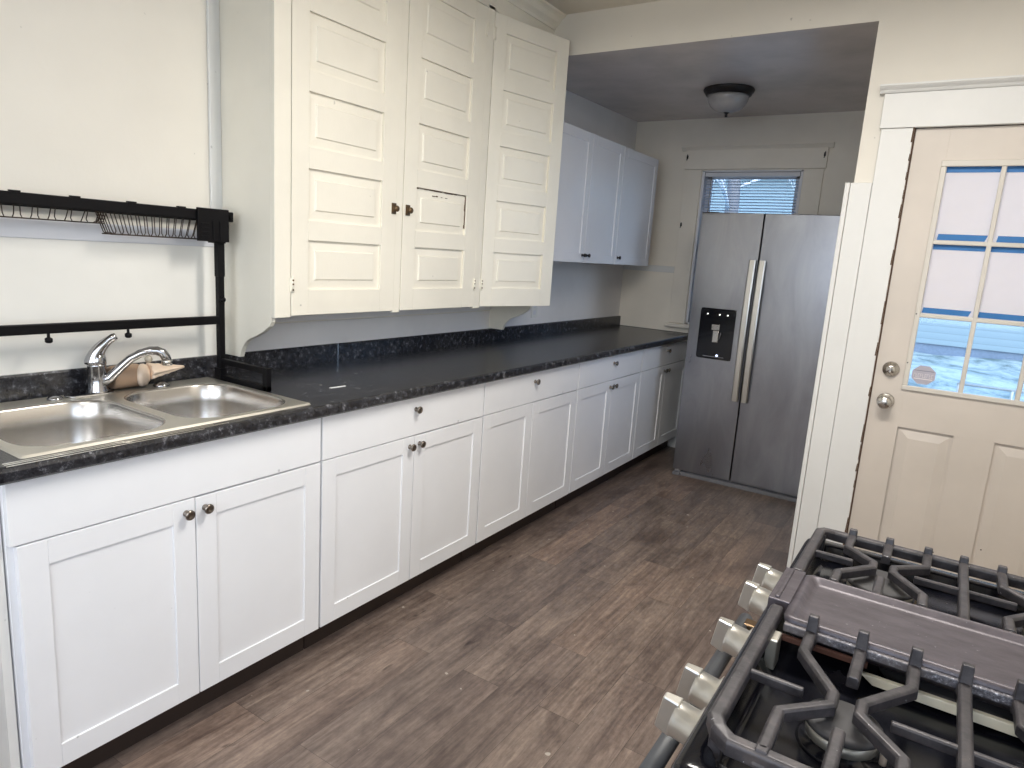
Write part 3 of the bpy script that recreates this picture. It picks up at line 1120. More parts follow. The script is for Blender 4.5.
# chrome hole covers on the sink deck
m = MB().lathe([(0.021, 0), (0.021, 0.004), (0.016, 0.009), (0.006, 0.012), (0, 0.012)], (0.092, 0.128, zt), (0, 0, 1), 20)
tag(build('sink_hole_cover', m, M['chrome']), 'round chrome hole cover on the sink deck left of the faucet', 'hole cover')
m = MB().lathe([(0.025, 0), (0.026, 0.004), (0.021, 0.011), (0.014, 0.013), (0.011, 0.016), (0, 0.017)], (0.100, 0.447, zt), (0, 0, 1), 20)
tag(build('side_sprayer', m, M['chrome']), 'chrome side sprayer base standing on the sink deck under the end of the spout', 'sprayer')

# faucet
t = thing('faucet', 'chrome single-lever faucet with low arched spout behind the sink', 'faucet', (0.085, 0.254, zt))
fx, fy = 0.085, 0.252
build('deck_plate', MB().prism(rrect(fx-0.027, fx+0.027, fy-0.095, fy+0.045, 0.026, 6), 2, zt, zt+0.006), M['chrome'], t, 0.002)
m = MB().lathe([(0.030, 0.005), (0.031, 0.010), (0.027, 0.018), (0.0255, 0.085), (0.0265, 0.088), (0.0265, 0.095), (0, 0.096)], (fx, fy, zt), (0, 0, 1), 28)
build('body', m, M['chrome'], t)
h = MB()
pts, rr = [], []
for q in range(15):
    f = q/14
    # dome rising then lever curving up to the right and forward
    x = fx-0.004+0.038*f**1.6
    y = fy-0.006+0.052*f**1.9
    z = zt+0.094+0.098*f-0.010*f**4
    pts.append((x, y, z))
    rr.append(0.0265*(1-f)**0.9*0.75+0.0075+0.003*math.exp(-((f-0.95)/0.1)**2) if f > 0.02 else 0.0262)
h.tube(pts, rr, 20)
h.lathe([(0.0262, 0), (0.0268, 0.006), (0.024, 0.022), (0.018, 0.036), (0, 0.042)], (fx, fy, zt+0.094), (0.1, 0.12, 1), 24)
build('lever_handle', h, M['chrome'], t)
s = MB()
P = [(fx+0.010, fy+0.004, zt+0.030), (fx+0.022, fy+0.026, zt+0.050), (fx+0.038, fy+0.052, zt+0.082), (fx+0.054, fy+0.076, zt+0.111), (fx+0.071, fy+0.100, zt+0.128),
     (fx+0.086, fy+0.122, zt+0.136), (fx+0.094, fy+0.138, zt+0.136), (fx+0.101, fy+0.152, zt+0.129), (fx+0.105, fy+0.160, zt+0.116), (fx+0.107, fy+0.163, zt+0.102)]
s.tube(P, [0.016, 0.0155, 0.014, 0.013, 0.0130, 0.0135, 0.0140, 0.0145, 0.0145, 0.0145], 18)
sp_ = build('spout', s, M['chrome'], t)
build('aerator', MB().lathe([(0.0155, 0.008), (0.0165, 0.004), (0.0165, -0.008), (0.012, -0.010), (0, -0.009)], (fx+0.1072, fy+0.1635, zt+0.098), (0, 0, 1), 20), M['nickel'], sp_)

# tan bottle lying behind the faucet
t = thing('bottle', 'tan bottle with pale ribbed shell-like cap lying behind the faucet spout', 'bottle', (0.072, 0.37, zt))
yb0, yb1, bx_, bz_ = 0.300, 0.392, 0.0600, zt+0.0395
build('bottle_body', MB().lathe([(0.030, 0), (0.036, 0.004), (0.038, 0.012), (0.038, 0.085), (0.035, 0.094), (0, 0.095)], (bx_, yb0, bz_), (0, 1, 0), 28), M['tan'], t)
build('round_cap', MB().lathe([(0.030, 0.0), (0.037, 0.004), (0.038, 0.012), (0.033, 0.022), (0.020, 0.030), (0, 0.033)], (bx_+0.010, yb0+0.090, bz_+0.001), (0.7, 0.72, 0.0), 28), M['shell'], t)
m = MB()
L = []
for q in range(11):
    f = q/10
    rad = (0.026*(1-f)+0.0045)*(1.0+0.05*math.sin(f*28))
    c_ = Vector((bx_+0.014+0.010*f, yb0+0.118+0.118*f, bz_+0.010+0.006*f))
    L.append([(c_.x+rad*math.cos(a)*(1+0.13*math.cos(7*a)), c_.y, c_.z+rad*math.sin(a)*0.85*(1+0.13*math.cos(7*a))) for a in [2*math.pi*w_/42 for w_ in range(42)]])
m.loft(L, cap0=True)
build('shell_spout', m, M['shell'], t)
build('clear_bead', MB().lathe([(0, -0.013), (0.008, -0.011), (0.013, 0), (0.008, 0.011), (0, 0.013)], (bx_+0.005, yb0+0.125, bz_+0.050), (1, 0, 0), 20).tube([(bx_+0.005, yb0+0.122, bz_+0.02), (bx_+0.005, yb0+0.125, bz_+0.045)], 0.004, 8), M['plasticclear'], t)

# ------------------------------------------------------------------ dish rack over the sink
t = thing('dish_rack', 'tall black metal over-the-sink dish rack with wire baskets', 'dish rack', (0.1, 0.25, 0.914))
ya, yb = -0.215, 0.668
for y in (ya, yb):
    build('post', MB().box(0.090, 0.112, y-0.011, y+0.011, 0.952, 1.47).box(0.088, 0.114, y-0.0125, y+0.0125, 1.285, 1.40), M['black'], t, 0.002)
    ft = MB()
    ft.box(0.090, 0.368, y-0.010, y+0.010, 0.9145, 0.935)
    ft.box(0.090, 0.352, y-0.009, y+0.009, 0.975, 0.995)
    ft.box(0.345, 0.368, y-0.010, y+0.010, 0.9145, 0.995)
    ft.box(0.080, 0.115, y-0.014, y+0.014, 0.9145, 0.960)
    build('foot_frame', ft, M['black'], t, 0.002)
    sgn = 1 if y > 0 else -1
    ep = MB()
    ep.box(0.127, 0.137, y-0.100, y+0.015, 1.405, 1.514)
    ep.box(0.022, 0.130, y-0.006, y+0.006, 1.44, 1.508)
    ep.box(0.080, 0.128, y-0.030, y+0.008, 1.400, 1.47)
    for q in range(4):
        ep.box(0.1365, 0.1395, y-0.090, y-0.060, 1.418+0.014*q, 1.423+0.014*q)
    ep.box(0.1365, 0.141, y-0.048, y-0.044, 1.41, 1.475)
    ep.box(0.1365, 0.141, y-0.022, y-0.018, 1.41, 1.475)
    build('end_plate', ep, M['black'], t, 0.002)
    kn = MB().lathe([(0.010, 0), (0.010, 0.008), (0.004, 0.010), (0.004, 0.016), (0, 0.016)], (0.112, y, 1.205), (1, 0, 0), 12)
    build('thumb_screw', kn, M['black'], t)
for (x, z0_, z1_) in ((0.018, 1.472, 1.506), (0.115, 1.474, 1.508)):
    build('shelf_rail', MB().box(x, x+0.012, ya-0.02, yb+0.040, z0_, z1_), M['black'], t, 0.003)
build('end_bar', MB().box(0.018, 0.127, yb+0.016, yb+0.030, 1.478, 1.500), M['black'], t, 0.002)
build('end_bar', MB().box(0.018, 0.127, ya-0.020, ya-0.006, 1.478, 1.500), M['black'], t, 0.002)
for y in (-0.12, 0.05, 0.20, 0.36, 0.52):
    build('rail_clip', MB().box(0.113, 0.129, y-0.012, y+0.012, 1.500, 1.512), M['black'], t)
build('cross_bar', MB().box(0.093, 0.109, ya, yb, 1.118, 1.147), M['black'], t, 0.003)
for y in (0.116, 0.342):
    build('hanging_knob', MB().lathe([(0.004, 0.020), (0.004, 0.008), (0.010, 0.004), (0.010, -0.006), (0.006, -0.009), (0, -0.009)], (0.105, y, 1.100), (0, 0, 1), 12), M['black'], t)


def wire_basket(y0, y1, x0, x1, zt_, zb, wires, long_, slope=0.0, r=0.0016, flare=0.012):
    b = MB()
    b.tube([(x0, y0, zt_), (x1, y0, zt_), (x1, y1, zt_), (x0, y1, zt_)], 0.0024, 6, closed=True)
    yi0, yi1 = y0+flare, y1-flare
    b.tube([(x0+0.012, yi0, zb), (x1-0.012, yi0, zb), (x1-0.012, yi1, zb), (x0+0.012, yi1, zb)], 0.0022, 6, closed=True)
    for q in range(wires):
        y = y0+(y1-y0)*(q+0.5)/wires
        ye = yi0+(yi1-yi0)*(q+0.5)/wires
        b.tube([(x0, y, zt_), (x0+0.006, ye, zb+0.010), (x0+0.016, ye, zb), (x1-0.016, ye, zb), (x1-0.006, ye, zb+0.010), (x1, y, zt_)], r, 5)
    for q in range(long_):
        x = x0+0.012+(x1-x0-0.024)*(q+0.5)/long_
        b.tube([(x, y0, zt_), (x, yi0, zb+0.006), (x, yi0+0.01, zb), (x, yi1-0.01, zb), (x, yi1, zb+0.006), (x, y1, zt_)], r, 5)
    return b


build('plate_basket', wire_basket(-0.20, 0.300, 0.032, 0.113, 1.480, 1.440, 11, 4), M['wire'], t, label='shallow brown-black wire basket')
build('utensil_basket', wire_basket(0.285, 0.645, 0.034, 0.112, 1.480, 1.410, 14, 4, flare=0.022), M['wire'], t, label='deeper brown-black wire basket')

# ------------------------------------------------------------------ tall cream wall cabinet
CX = 0.300
Y0c, Y1c = 0.744, YH
t = thing('wall_cabinet', 'tall cream built-in wall cabinet with five-panel doors and scrolled side above the worktop', 'cabinet', (0.15, 1.6, 1.16))
scal = [(0.297, 1.158), (0.288, 1.140), (0.268, 1.122), (0.232, 1.098), (0.190, 1.078), (0.160, 1.066), (0.140, 1.054), (0.121, 1.034), (0.108, 1.012), (0.101, 0.9915)]
side_poly = [(0.0005, 2.653), (0.281, 2.653), (0.281, 1.158)]+[(min(a, 0.281), b) for a, b in scal[1:]]+[(0.0205, 0.9915), (0.0005, 0.9915)]
for y in (Y0c, Y1c-0.022):
    build('scrolled_side', MB().prism(side_poly, 1, y, y+0.020), M['cream'], t, 0.002)
b = MB()
b.box(0.0, 0.281, Y0c+0.02, Y1c-0.022, 1.162, 1.180)
b.box(0.0105, 0.020, Y0c+0.02, Y1c-0.022, 1.18, 2.653)
b.box(0.281, CX, Y0c, 0.812, 1.156, 2.653)          # left stile
b.box(0.281, CX-0.001, 1.338, 1.378, 1.153, 2.53)      # middle stile
b.box(0.281, CX, 1.903, 1.955, 1.153, 2.53)           # stile by the ajar door
b.box(0.281, CX, 2.452, Y1c, 1.156, 2.53)
b.box(0.281, CX, 0.812, Y1c, 2.515, 2.653)            # frieze
b.box(0.270, 0.282, 0.80, Y1c-0.02, 1.162, 1.20)
for z in (1.50, 1.85, 2.2):
    b.box(0.02, 0.275, Y0c+0.02, Y1c-0.022, z, z+0.018)
build('case', b, M['cream'], t, 0.002)
cm = MB()
cm.prism([(0.299, 2.585), (0.307, 2.585), (0.309, 2.598), (0.316, 2.605), (0.330, 2.615), (0.342, 2.634), (0.352, 2.640), (0.362, 2.643), (0.362, 2.6545), (0.299, 2.6545)], 1, Y0c, Y1c-0.002)
build('crown_moulding', cm, M['cream'], t)

PROWS = [(1.253, 1.430), (1.500, 1.679), (1.752, 1.935), (2.004, 2.190), (2.256, 2.438)]


def panel_door(w, px0, px1, z0=1.162, z1=2.512, th=0.020, crack=False):
    """door in local coordinates: x = thickness (front at 0, back at -th), y from 0 to w"""
    m = MB()
    m.box(-th, 0, 0, px0, z0, z1)
    m.box(-th, 0, px1, w, z0, z1)
    zz = z0
    for a, b_ in PROWS:
        m.box(-th, 0, px0, px1, zz, a)
        zz = b_
    m.box(-th, 0, px0, px1, zz, z1)
    pans = []
    for i, (a, b_) in enumerate(PROWS):
        q = MB()
        dz = 0.0
        q.box(-th+0.003, -0.011, px0-0.004, px1+0.004, a-0.004, b_+0.004)
        s0, s1 = 0.006, 0.038
        if crack and i == 1:
            dz = -0.006
        A = [(-0.0112, px0+s0, a+s0), (-0.0112, px1-s0, a+s0), (-0.0112, px1-s0, b_-s0+dz), (-0.0112, px0+s0, b_-s0+dz)]
        B_ = [(-0.0035, px0+s1, a+s1), (-0.0035, px1-s1, a+s1), (-0.0035, px1-s1, b_-s1+dz), (-0.0035, px0+s1, b_-s1+dz)]
        A2 = [(-0.0085, px0+s1*0.9, a+s1*0.9), (-0.0085, px1-s1*0.9, a+s1*0.9), (-0.0085, px1-s1*0.9, b_-s1*0.9+dz), (-0.0085, px0+s1*0.9, b_-s1*0.9+dz)]
        q.hull8(A, A2)
        q.hull8(A2, B_)
        pans.append(q)
    return m, pans


def hinge(m, y, z, x=0.0):
    m.tube([(x+0.003, y, z-0.028), (x+0.003, y, z+0.028)], 0.0042, 8)
    m.box(x-0.001, x+0.0018, y-0.013, y+0.013, z-0.024, z+0.024)


def cream_door(y0, w, px0, px1, hy, lab, crack=False, ang=0.0, latch=None):
    R_ = Matrix.Translation((CX+0.0015, y0, 0)) @ Matrix.Rotation(-ang, 4, 'Z')
    m, pans = panel_door(w, px0, px1, crack=crack)
    d = build('cabinet_door', m.xf(R_), M['cream'], t, 0.0012, label=lab)
    for q in pans:
        build('raised_panel', q.xf(R_), M['cream'], d)
    for z in (1.272, 2.42):
        q = MB()
        hinge(q, hy, z)
        build('hinge', q.xf(R_), M['cream'], d)
        q = MB()
        for a_ in (-0.018, 0.002, 0.016):
            q.box(0.0016, 0.0078, hy-0.003, hy+0.003, z+a_-0.003, z+a_+0.003)
        if z < 2:
            build('hinge_wear', q.xf(R_), M['latch'], d)
    if latch is not None:
        q = MB()
        q.box(0.0, 0.003, latch-0.013, latch+0.013, 1.579-0.022, 1.579+0.022)
        q.lathe([(0.005, 0.002), (0.005, 0.010), (0.012, 0.014), (0.013, 0.020), (0.009, 0.025), (0, 0.026)], (0, latch, 1.579), (1, 0, 0), 16)
        q.box(0.002, 0.010, latch-0.010, latch-0.002, 1.565, 1.594)
        build('latch', q.xf(R_), M['latch'], d, 0.001)
    if crack:
        q = MB()
        z = 1.679
        yy = px0+0.001
        while yy < px1-0.004:
            st = random.uniform(0.01, 0.03)
            h_ = random.uniform(0.002, 0.006)
            q.box(-0.0112, -0.0062, yy, min(yy+st, px1-0.002), z-h_, z-0.0005)
            yy += st
        zz = 1.530
        while zz < 1.674:
            st = random.uniform(0.015, 0.03)
            wd = random.uniform(0.001, 0.005)
            q.box(-0.0112, -0.0062, px1-wd, px1-0.0005, zz, min(zz+st, 1.677))
            zz += st
        for (yy, wd, h_) in ((0.19, 0.020, 0.003), (0.215, 0.012, 0.005), (0.25, 0.010, 0.002), (0.28, 0.014, 0.002)):
            q.box(-0.0092, -0.0066, yy, yy+wd, 1.652, 1.652+h_)
        build('split_crack', q.xf(R_), M['peel'], d, label='dark split along the top and right of the broken panel')
    return d


cream_door(0.8145, 0.5215, 0.0735, 0.441, 0.002, 'left cream door with latch on its right edge', latch=0.508)
cream_door(1.3805, 0.5205, 0.079, 0.430, 0.5185, 'middle cream door with one split panel', crack=True, latch=0.026)
cream_door(1.9575, 0.504, 0.074, 0.421, 0.004, 'right cream door standing slightly ajar', ang=math.atan2(0.12, 0.49))

# receptacle plate on the wall behind the ajar door
t2 = thing('outlet_plate', 'small white outlet plate on the grey wall above the worktop past the ajar cream door', 'outlet', (0, 2.98, 1.087))
build('plate', MB().box(0, 0.006, 2.945, 3.015, 1.03, 1.145), M['trim'], t2, 0.002)
build('socket', MB().box(0.005, 0.008, 2.965, 2.995, 1.096, 1.124).box(0.005, 0.008, 2.965, 2.995, 1.050, 1.078), M['white_gloss'], t2, 0.001)


# ------------------------------------------------------------------ white upper cabinets in the alcove
def upper(label, y0, y1, splits, knobs, x=0.32, z0=1.402, z1=2.158, filler=0.0):
    t = thing('upper_cabinet', label, 'cabinet', (0.16, (y0+y1)/2, z0), 'glossy white upper cabinets in the alcove')
    build('body', MB().box(0.002, x-0.0205, y0, y1, z0+0.002, z1-0.002).box(0.002, x-0.008, y1-0.02, y1, z0+0.001, z1-0.001), M['white_gloss'], t, 0.0015)
    e = [y0]+splits+[y1-filler]
    for i, (a, b_) in enumerate(zip(e, e[1:])):
        d = shaker(t, 'door', x, a+0.002, b_-0.002, z0, z1, 'white_gloss', stile=0.055)
        knob(d, x, a+0.03 if knobs[i] == 'L' else b_-0.03, z0+0.045, r=0.012, mat='dark_metal')
    return t


upper('glossy white two-door upper cabinet in the alcove, nearest the cream cabinet', 2.545, 3.452, [3.000], ['R', 'L'])
upper('glossy white single-door upper cabinet at the far end near the back wall', 3.454, 4.055, [], ['L'], filler=0.012)

# ------------------------------------------------------------------ refrigerator
t = thing('refrigerator', 'stainless steel side-by-side refrigerator with ice dispenser in front of the alcove window', 'refrigerator', (1.26, 3.98, 0))
fx0, fxm, fx1, fy, fz0, fz1 = 0.812, 1.205, 1.722, 3.644, 0.042, 1.772
build('body', MB().box(fx0+0.004, fx1-0.004, fy+0.070, 4.270, 0.045, 1.777), M['side_grey'], t, 0.006)
dm = MB()
# freezer door with an opening for the dispenser
dx0, dx1, dz0, dz1 = 0.884, 1.110, 0.836, 1.162
dm.box(fx0, fxm-0.003, fy, fy+0.062, fz0, dz0)
dm.box(fx0, fxm-0.003, fy, fy+0.062, dz1, fz1)
dm.box(fx0, dx0, fy, fy+0.062, dz0, dz1)
dm.box(dx1, fxm-0.003, fy, fy+0.062, dz0, dz1)
dm2 = MB()


def door_with_hole():
    m = MB()
    outer = [(fx0, fz0), (fxm-0.004, fz0), (fxm-0.004, fz1), (fx0, fz1)]
    inner = [(dx0, dz0), (dx1, dz0), (dx1, dz1), (dx0, dz1)]
    bm = m.bm
    ys = (fy, fy+0.062)
    V = {}
    for yi, y in enumerate(ys):
        V['o', yi] = [bm.verts.new((a, y, c_)) for a, c_ in outer]
        V['i', yi] = [bm.verts.new((a, y, c_)) for a, c_ in inner]
        for q in range(4):
            r = (q+1) % 4
            bm.faces.new((V['o', yi][q], V['o', yi][r], V['i', yi][r], V['i', yi][q]))
    for s_ in 'oi':
        for q in range(4):
            r = (q+1) % 4
            bm.faces.new((V[s_, 0][q], V[s_, 0][r], V[s_, 1][r], V[s_, 1][q]))
    return m


dm.bm.free(); dm2.bm.free()
fd = build('freezer_door', door_with_hole(), M['steel'], t, 0.004, 3)
rd = build('fridge_door', MB().box(fxm+0.004, fx1, fy, fy+0.062, fz0, fz1), M['steel'], t, 0.004, 3)
build('door_gasket', MB().box(fx0+0.01, fx1-0.01, fy+0.055, fy+0.072, fz0+0.01, fz1-0.008), M['rubber'], t)


def fridge_handle(par, x0, x1):
    m = MB()
    n = 14
    z0, z1 = 0.585, 1.487
    L = []
    for q in range(n+1):
        f = q/n
        z = z0+(z1-z0)*f
        bow = 0.018*math.sin(math.pi*f)
        ya_ = fy-0.036-bow
        L.append([(x0, ya_+0.006, z), (x0+0.006, ya_, z), (x1-0.006, ya_, z), (x1, ya_+0.006, z), (x1, ya_+0.016, z), (x0, ya_+0.016, z)])
    m.loft(L, cap0=True, smooth=False)
    for z in (z0+0.012, z1-0.012):
        m.box(x0+0.006, x1-0.006, fy-0.026, fy+0.001, z-0.012, z+0.012)
    return build('handle', m, M['handle_steel'], par, 0.001)


fridge_handle(fd, 1.156, 1.196)
fridge_handle(rd, 1.216, 1.256)
# dispenser
dp = MB()
bm_ = dp.bm
yo, yi = fy-0.002, fy+0.045
dsp = build('dispenser_surround', MB().prism(rrect(dx0-0.002, dx1+0.002, dz0-0.002, dz1+0.002, 0.018, 5), 1, fy-0.0035, fy+0.004).box(dx0, dx1, fy+0.003, fy+0.056, dz0, dz1), M['blackgloss'], fd, 0.001)
build('dispenser_paddle', MB().box(0.968, 1.022, fy-0.020, fy-0.002, 1.025, 1.062).box(0.978, 1.018, fy-0.014, fy-0.002, 0.945, 1.022), M['nickel'], dsp, 0.004, label='silver dispenser chute and paddle')
for x in (0.930, 1.008, 1.060):
    build('indicator_light', MB().lathe([(0.004, 0), (0.004, 0.0012), (0, 0.0012)], (x, fy-0.0036, 1.127), (0, -1, 0), 10), M['glow'], dsp)
build('tray_light', MB().lathe([(0.008, 0), (0.008, 0.0015), (0, 0.0015)], (1.020, fy-0.0036, 0.860), (0, -1, 0), 12), M['led'], dsp)
build('dispenser_tray', MB().box(0.93, 1.065, fy-0.012, fy-0.003, 0.848, 0.853), M['grey_plastic'], dsp, 0.001)
build('wire_lever', MB().tube([(1.020, fy-0.010, 0.955), (1.030, fy-0.022, 0.985), (1.034, fy-0.022, 1.010), (1.026, fy-0.010, 1.022)], 0.002, 6), M['chrome'], dsp)
# brand plate marks top right: tiny dark raised letters
q = MB()
for i in range(5):
    x = 1.655+0.011*i
    q.box(x, x+0.002, fy-0.0012, fy+0.001, 1.722, 1.731)
    q.box(x, x+0.007, fy-0.0012, fy+0.001, 1.722 if i % 2 else 1.729, 1.724 if i % 2 else 1.731)
build('nameplate', q, M['grey_plastic'], rd, label='tiny raised maker lettering')
for x in (fx0+0.01, fx1-0.09):
    build('hinge_cover', MB().box(x, x+0.08, fy+0.064, fy+0.16, 1.7605, 1.780), M['side_grey'], t, 0.004)
build('kick_grille', MB().box(fx0+0.055, fx1-0.055, fy+0.010, fy+0.030, 0.0, 0.026).box(fx0+0.055, fx1-0.055, fy+0.030, fy+0.075, 0.0, 0.045), M['grey_plastic'], t, 0.002)
for x in (fx0+0.002, fx1-0.056):
    build('foot', MB().box(x, x+0.052, fy-0.006, fy+0.10, 0.0, 0.022).box(x+0.010, x+0.052, fy+0.002, fy+0.08, 0.022, 0.041), M['grey_plastic'], t, 0.003)

# ------------------------------------------------------------------ ceiling lamps
t = thing('ceiling_light', 'flush ceiling light with frosted bowl, dark bronze rim and finial', 'ceiling light', (0.948, 3.47, ZA-0.006))
build('rim', MB().lathe([(0.125, 0.0), (0.142, -0.004), (0.148, -0.014), (0.144, -0.024), (0.136, -0.032), (0.131, -0.044), (0.120, -0.048), (0.09, -0.048), (0.0, -0.04)], (0.948, 3.47, ZA-0.006), (0, 0, 1), 40), M['dark_metal'], t)
bl = []
for q in range(11):
    a = math.radians(90*q/10)
    bl.append((0.119*math.cos(a)**0.85+0.0001, -0.048-0.092*math.sin(a)))
bl[-1] = (0, bl[-1][1])
build('glass_bowl', MB().lathe(bl, (0.948, 3.47, ZA-0.006), (0, 0, 1), 40), M['frosted'], t)
build('finial', MB().lathe([(0.016, 0.004), (0.018, -0.002), (0.009, -0.006), (0.006, -0.012), (0.009, -0.018), (0.007, -0.026), (0, -0.026)], (0.948, 3.47, ZA-0.006-0.139), (0, 0, 1), 18), M['dark_metal'], t)

for (x, y, lb) in ((1.95, 0.95, 'lit long tube light on the ceiling over the middle of the kitchen'), (1.75, -1.35, 'added fill tube light on the ceiling at the rear of the kitchen')):  # the rear fixture is added to house the fill lamp
    t = thing('tube_light', lb, 'ceiling light', (x, y, ZC))
    build('housing', MB().box(x-0.62, x+0.62, y-0.13, y+0.13, ZC-0.035, ZC-0.001), M['trim'], t, 0.004)
    build('end_cap', MB().box(x-0.62, x-0.59, y-0.13, y+0.13, ZC-0.072, ZC-0.036).box(x+0.59, x+0.62, y-0.13, y+0.13, ZC-0.072, ZC-0.036), M['trim'], t, 0.004)
    build('diffuser', MB().prism(arc(y, ZC-0.036, 0.12, 180, 360, 12)[0:1]+[(y+0.12*math.cos(a_), ZC-0.036+0.036*math.sin(a_)) for a_ in [math.pi*(1+q/10) for q in range(1, 10)]]+[(y+0.12, ZC-0.036)], 0, x-0.588, x+0.588), M['glow'], t)

# ------------------------------------------------------------------ gas range
t = thing('gas_range', 'freestanding gas range with black cooktop, steel front and worn griddle', 'stove', (2.42, 0.205, 0))
gx0, gx1, gy0, gy1 = 2.102, 2.740, -0.172, 0.600
ZR = 0.930
build('body', MB().box(gx0+0.03, gx1-0.02, gy0+0.006, gy1-0.006, 0.04, 0.885), M['side_grey'], t, 0.003)
# cooktop: rim with rounded edge around a sunken black well
ct = MB()
wx0, wx1, wy0, wy1 = gx0+0.026, gx1-0.075, gy0+0.036, gy1-0.030
L = []
for (ins, z, r) in ((0.012, 0.884, 0.010), (0.0, 0.892, 0.018), (0.0, 0.918, 0.018), (0.004, 0.926, 0.016), (0.010, ZR, 0.014)):
    L.append([(p[0], p[1], z) for p in rrect(gx0+ins, gx1-ins, gy0+ins, gy1-ins, r, 5)])
for (ins, z, r) in ((0, ZR, 0.026), (0.003, ZR-0.003, 0.025), (0.010, 0.910, 0.022), (0.018, 0.906, 0.018)):
    L.append([(p[0], p[1], z) for p in rrect(wx0+ins, wx1-ins, wy0+ins, wy1-ins, r, 5)])
ct.loft(L, cap0=True, cap1=True)
build('cooktop', ct, M['enamel'], t)
build('back_vent', MB().box(gx1-0.066, gx1-0.012, gy0+0.03, gy1-0.03, ZR-0.004, ZR+0.028), M['side_grey'], t, 0.006)
# control panel and oven front
build('control_panel', MB().prism([(gx0+0.004, 0.886), (gx0-0.010, 0.880), (gx0-0.030, 0.800), (gx0-0.022, 0.790), (gx0+0.032, 0.790), (gx0+0.032, 0.886)], 1, gy0+0.008, gy1-0.008), M['handle_steel'], t, 0.003)
od = build('oven_door', MB().box(gx0-0.030, gx0+0.030, gy0+0.010, gy1-0.010, 0.215, 0.782), M['steel'], t, 0.005)
build('oven_window', MB().box(gx0-0.0315, gx0-0.028, gy0+0.14, gy1-0.14, 0.36, 0.62), M['blackgloss'], od)
hb = MB().tube([(gx0-0.082, gy0+0.045, 0.735), (gx0-0.082, gy1-0.045, 0.735)], 0.014, 16)
hb2 = build('oven_handle', hb, M['side_grey'], od)
for y in (gy0+0.075, gy1-0.075):
    build('handle_bracket', MB().box(gx0-0.084, gx0-0.028, y-0.014, y+0.014, 0.724, 0.748), M['latch'], hb2, 0.003)
build('storage_drawer', MB().box(gx0-0.026, gx0+0.030, gy0+0.010, gy1-0.010, 0.060, 0.206), M['steel'], t, 0.004)
for y in (gy0+0.05, gy1-0.05):
    for x in (gx0+0.07, gx1-0.07):
        build('foot', MB().lathe([(0.018, 0), (0.018, 0.012), (0.010, 0.014), (0.010, 0.042), (0, 0.042)], (x, y, 0), (0, 0, 1), 12), M['rubber'], t)

kn_ax = Vector((-0.985, 0, 0.17)).normalized()


def range_knob(y, z=0.850):
    x = gx0-0.016
    o = Vector((x, y, z))
    m = MB().lathe([(0.031, -0.004), (0.032, 0.002), (0.029, 0.004), (0.024, 0.006), (0.0235, 0.030), (0.021, 0.034), (0, 0.034)], o, kn_ax, 28)
    k1 = build('knob', m, M['knob_metal'], t)
    g_ = MB()
    # grip bar across the face: long axis in the z direction
    a = kn_ax
    s_ = Vector((0, 1, 0))
    u_ = a.cross(s_).normalized()
    def P(h, v, w_):
        return tuple(o+a*h+u_*v+s_*w_)
    g_.hull8([P(0.030, -0.026, -0.0095), P(0.030, 0.026, -0.0095), P(0.030, 0.026, 0.0095), P(0.030, -0.026, 0.0095)],
             [P(0.053, -0.024, -0.0065), P(0.053, 0.024, -0.0065), P(0.053, 0.024, 0.0065), P(0.053, -0.024, 0.0065)])
    build('knob_grip', g_, M['knob_metal'], k1, 0.002)


for y in (0.505, 0.412, 0.250, 0.090, 0.008):
    range_knob(y)
build('end_clip', MB().box(gx0-0.022, gx0+0.012, gy0+0.008, gy0+0.046, 0.835, 0.886), M['handle_steel'], t, 0.003)

# burners
for (x, y, r) in ((2.243, 0.010, 0.041), (2.243, 0.440, 0.052), (2.470, 0.010, 0.045), (2.470, 0.440, 0.037)):
    z = 0.906
    bn = build('burner', MB().lathe([(r+0.006, 0), (r+0.002, 0.003), (r-0.010, 0.004), (r-0.010, 0.012), (0, 0.012)], (x, y, z), (0, 0, 1), 32), M['enamel'], t)
    build('burner_ring', MB().lathe([(r-0.008, 0.010), (r-0.003, 0.012), (r-0.003, 0.023), (r-0.006, 0.0245), (0, 0.0245)], (x, y, z), (0, 0, 1), 36), M['alu'], bn)
    build('burner_cap', MB().lathe([(r*0.9, 0.0), (r, 0.003), (r, 0.007), (r-0.004, 0.010), (0, 0.011)], (x, y, z+0.0242), (0, 0, 1), 36), M['burner'], bn)
    build('igniter', MB().lathe([(0.004, 0), (0.004, 0.018), (0.0018, 0.020), (0.0018, 0.028), (0, 0.028)], (x+r+0.003, y-0.006, z+0.003), (0, 0, 1), 10), M['shell'], bn)
build('centre_burner', MB().lathe([(0.06, 0), (0.06, 0.010), (0.05, 0.018), (0, 0.018)], (2.36, 0.225, 0.906), (0, 0, 1), 28, sx=1.0, sy=1.6), M['burner'], t)

# cast iron grates
GZ = 0.957
BW, BH = 0.0138, 0.015


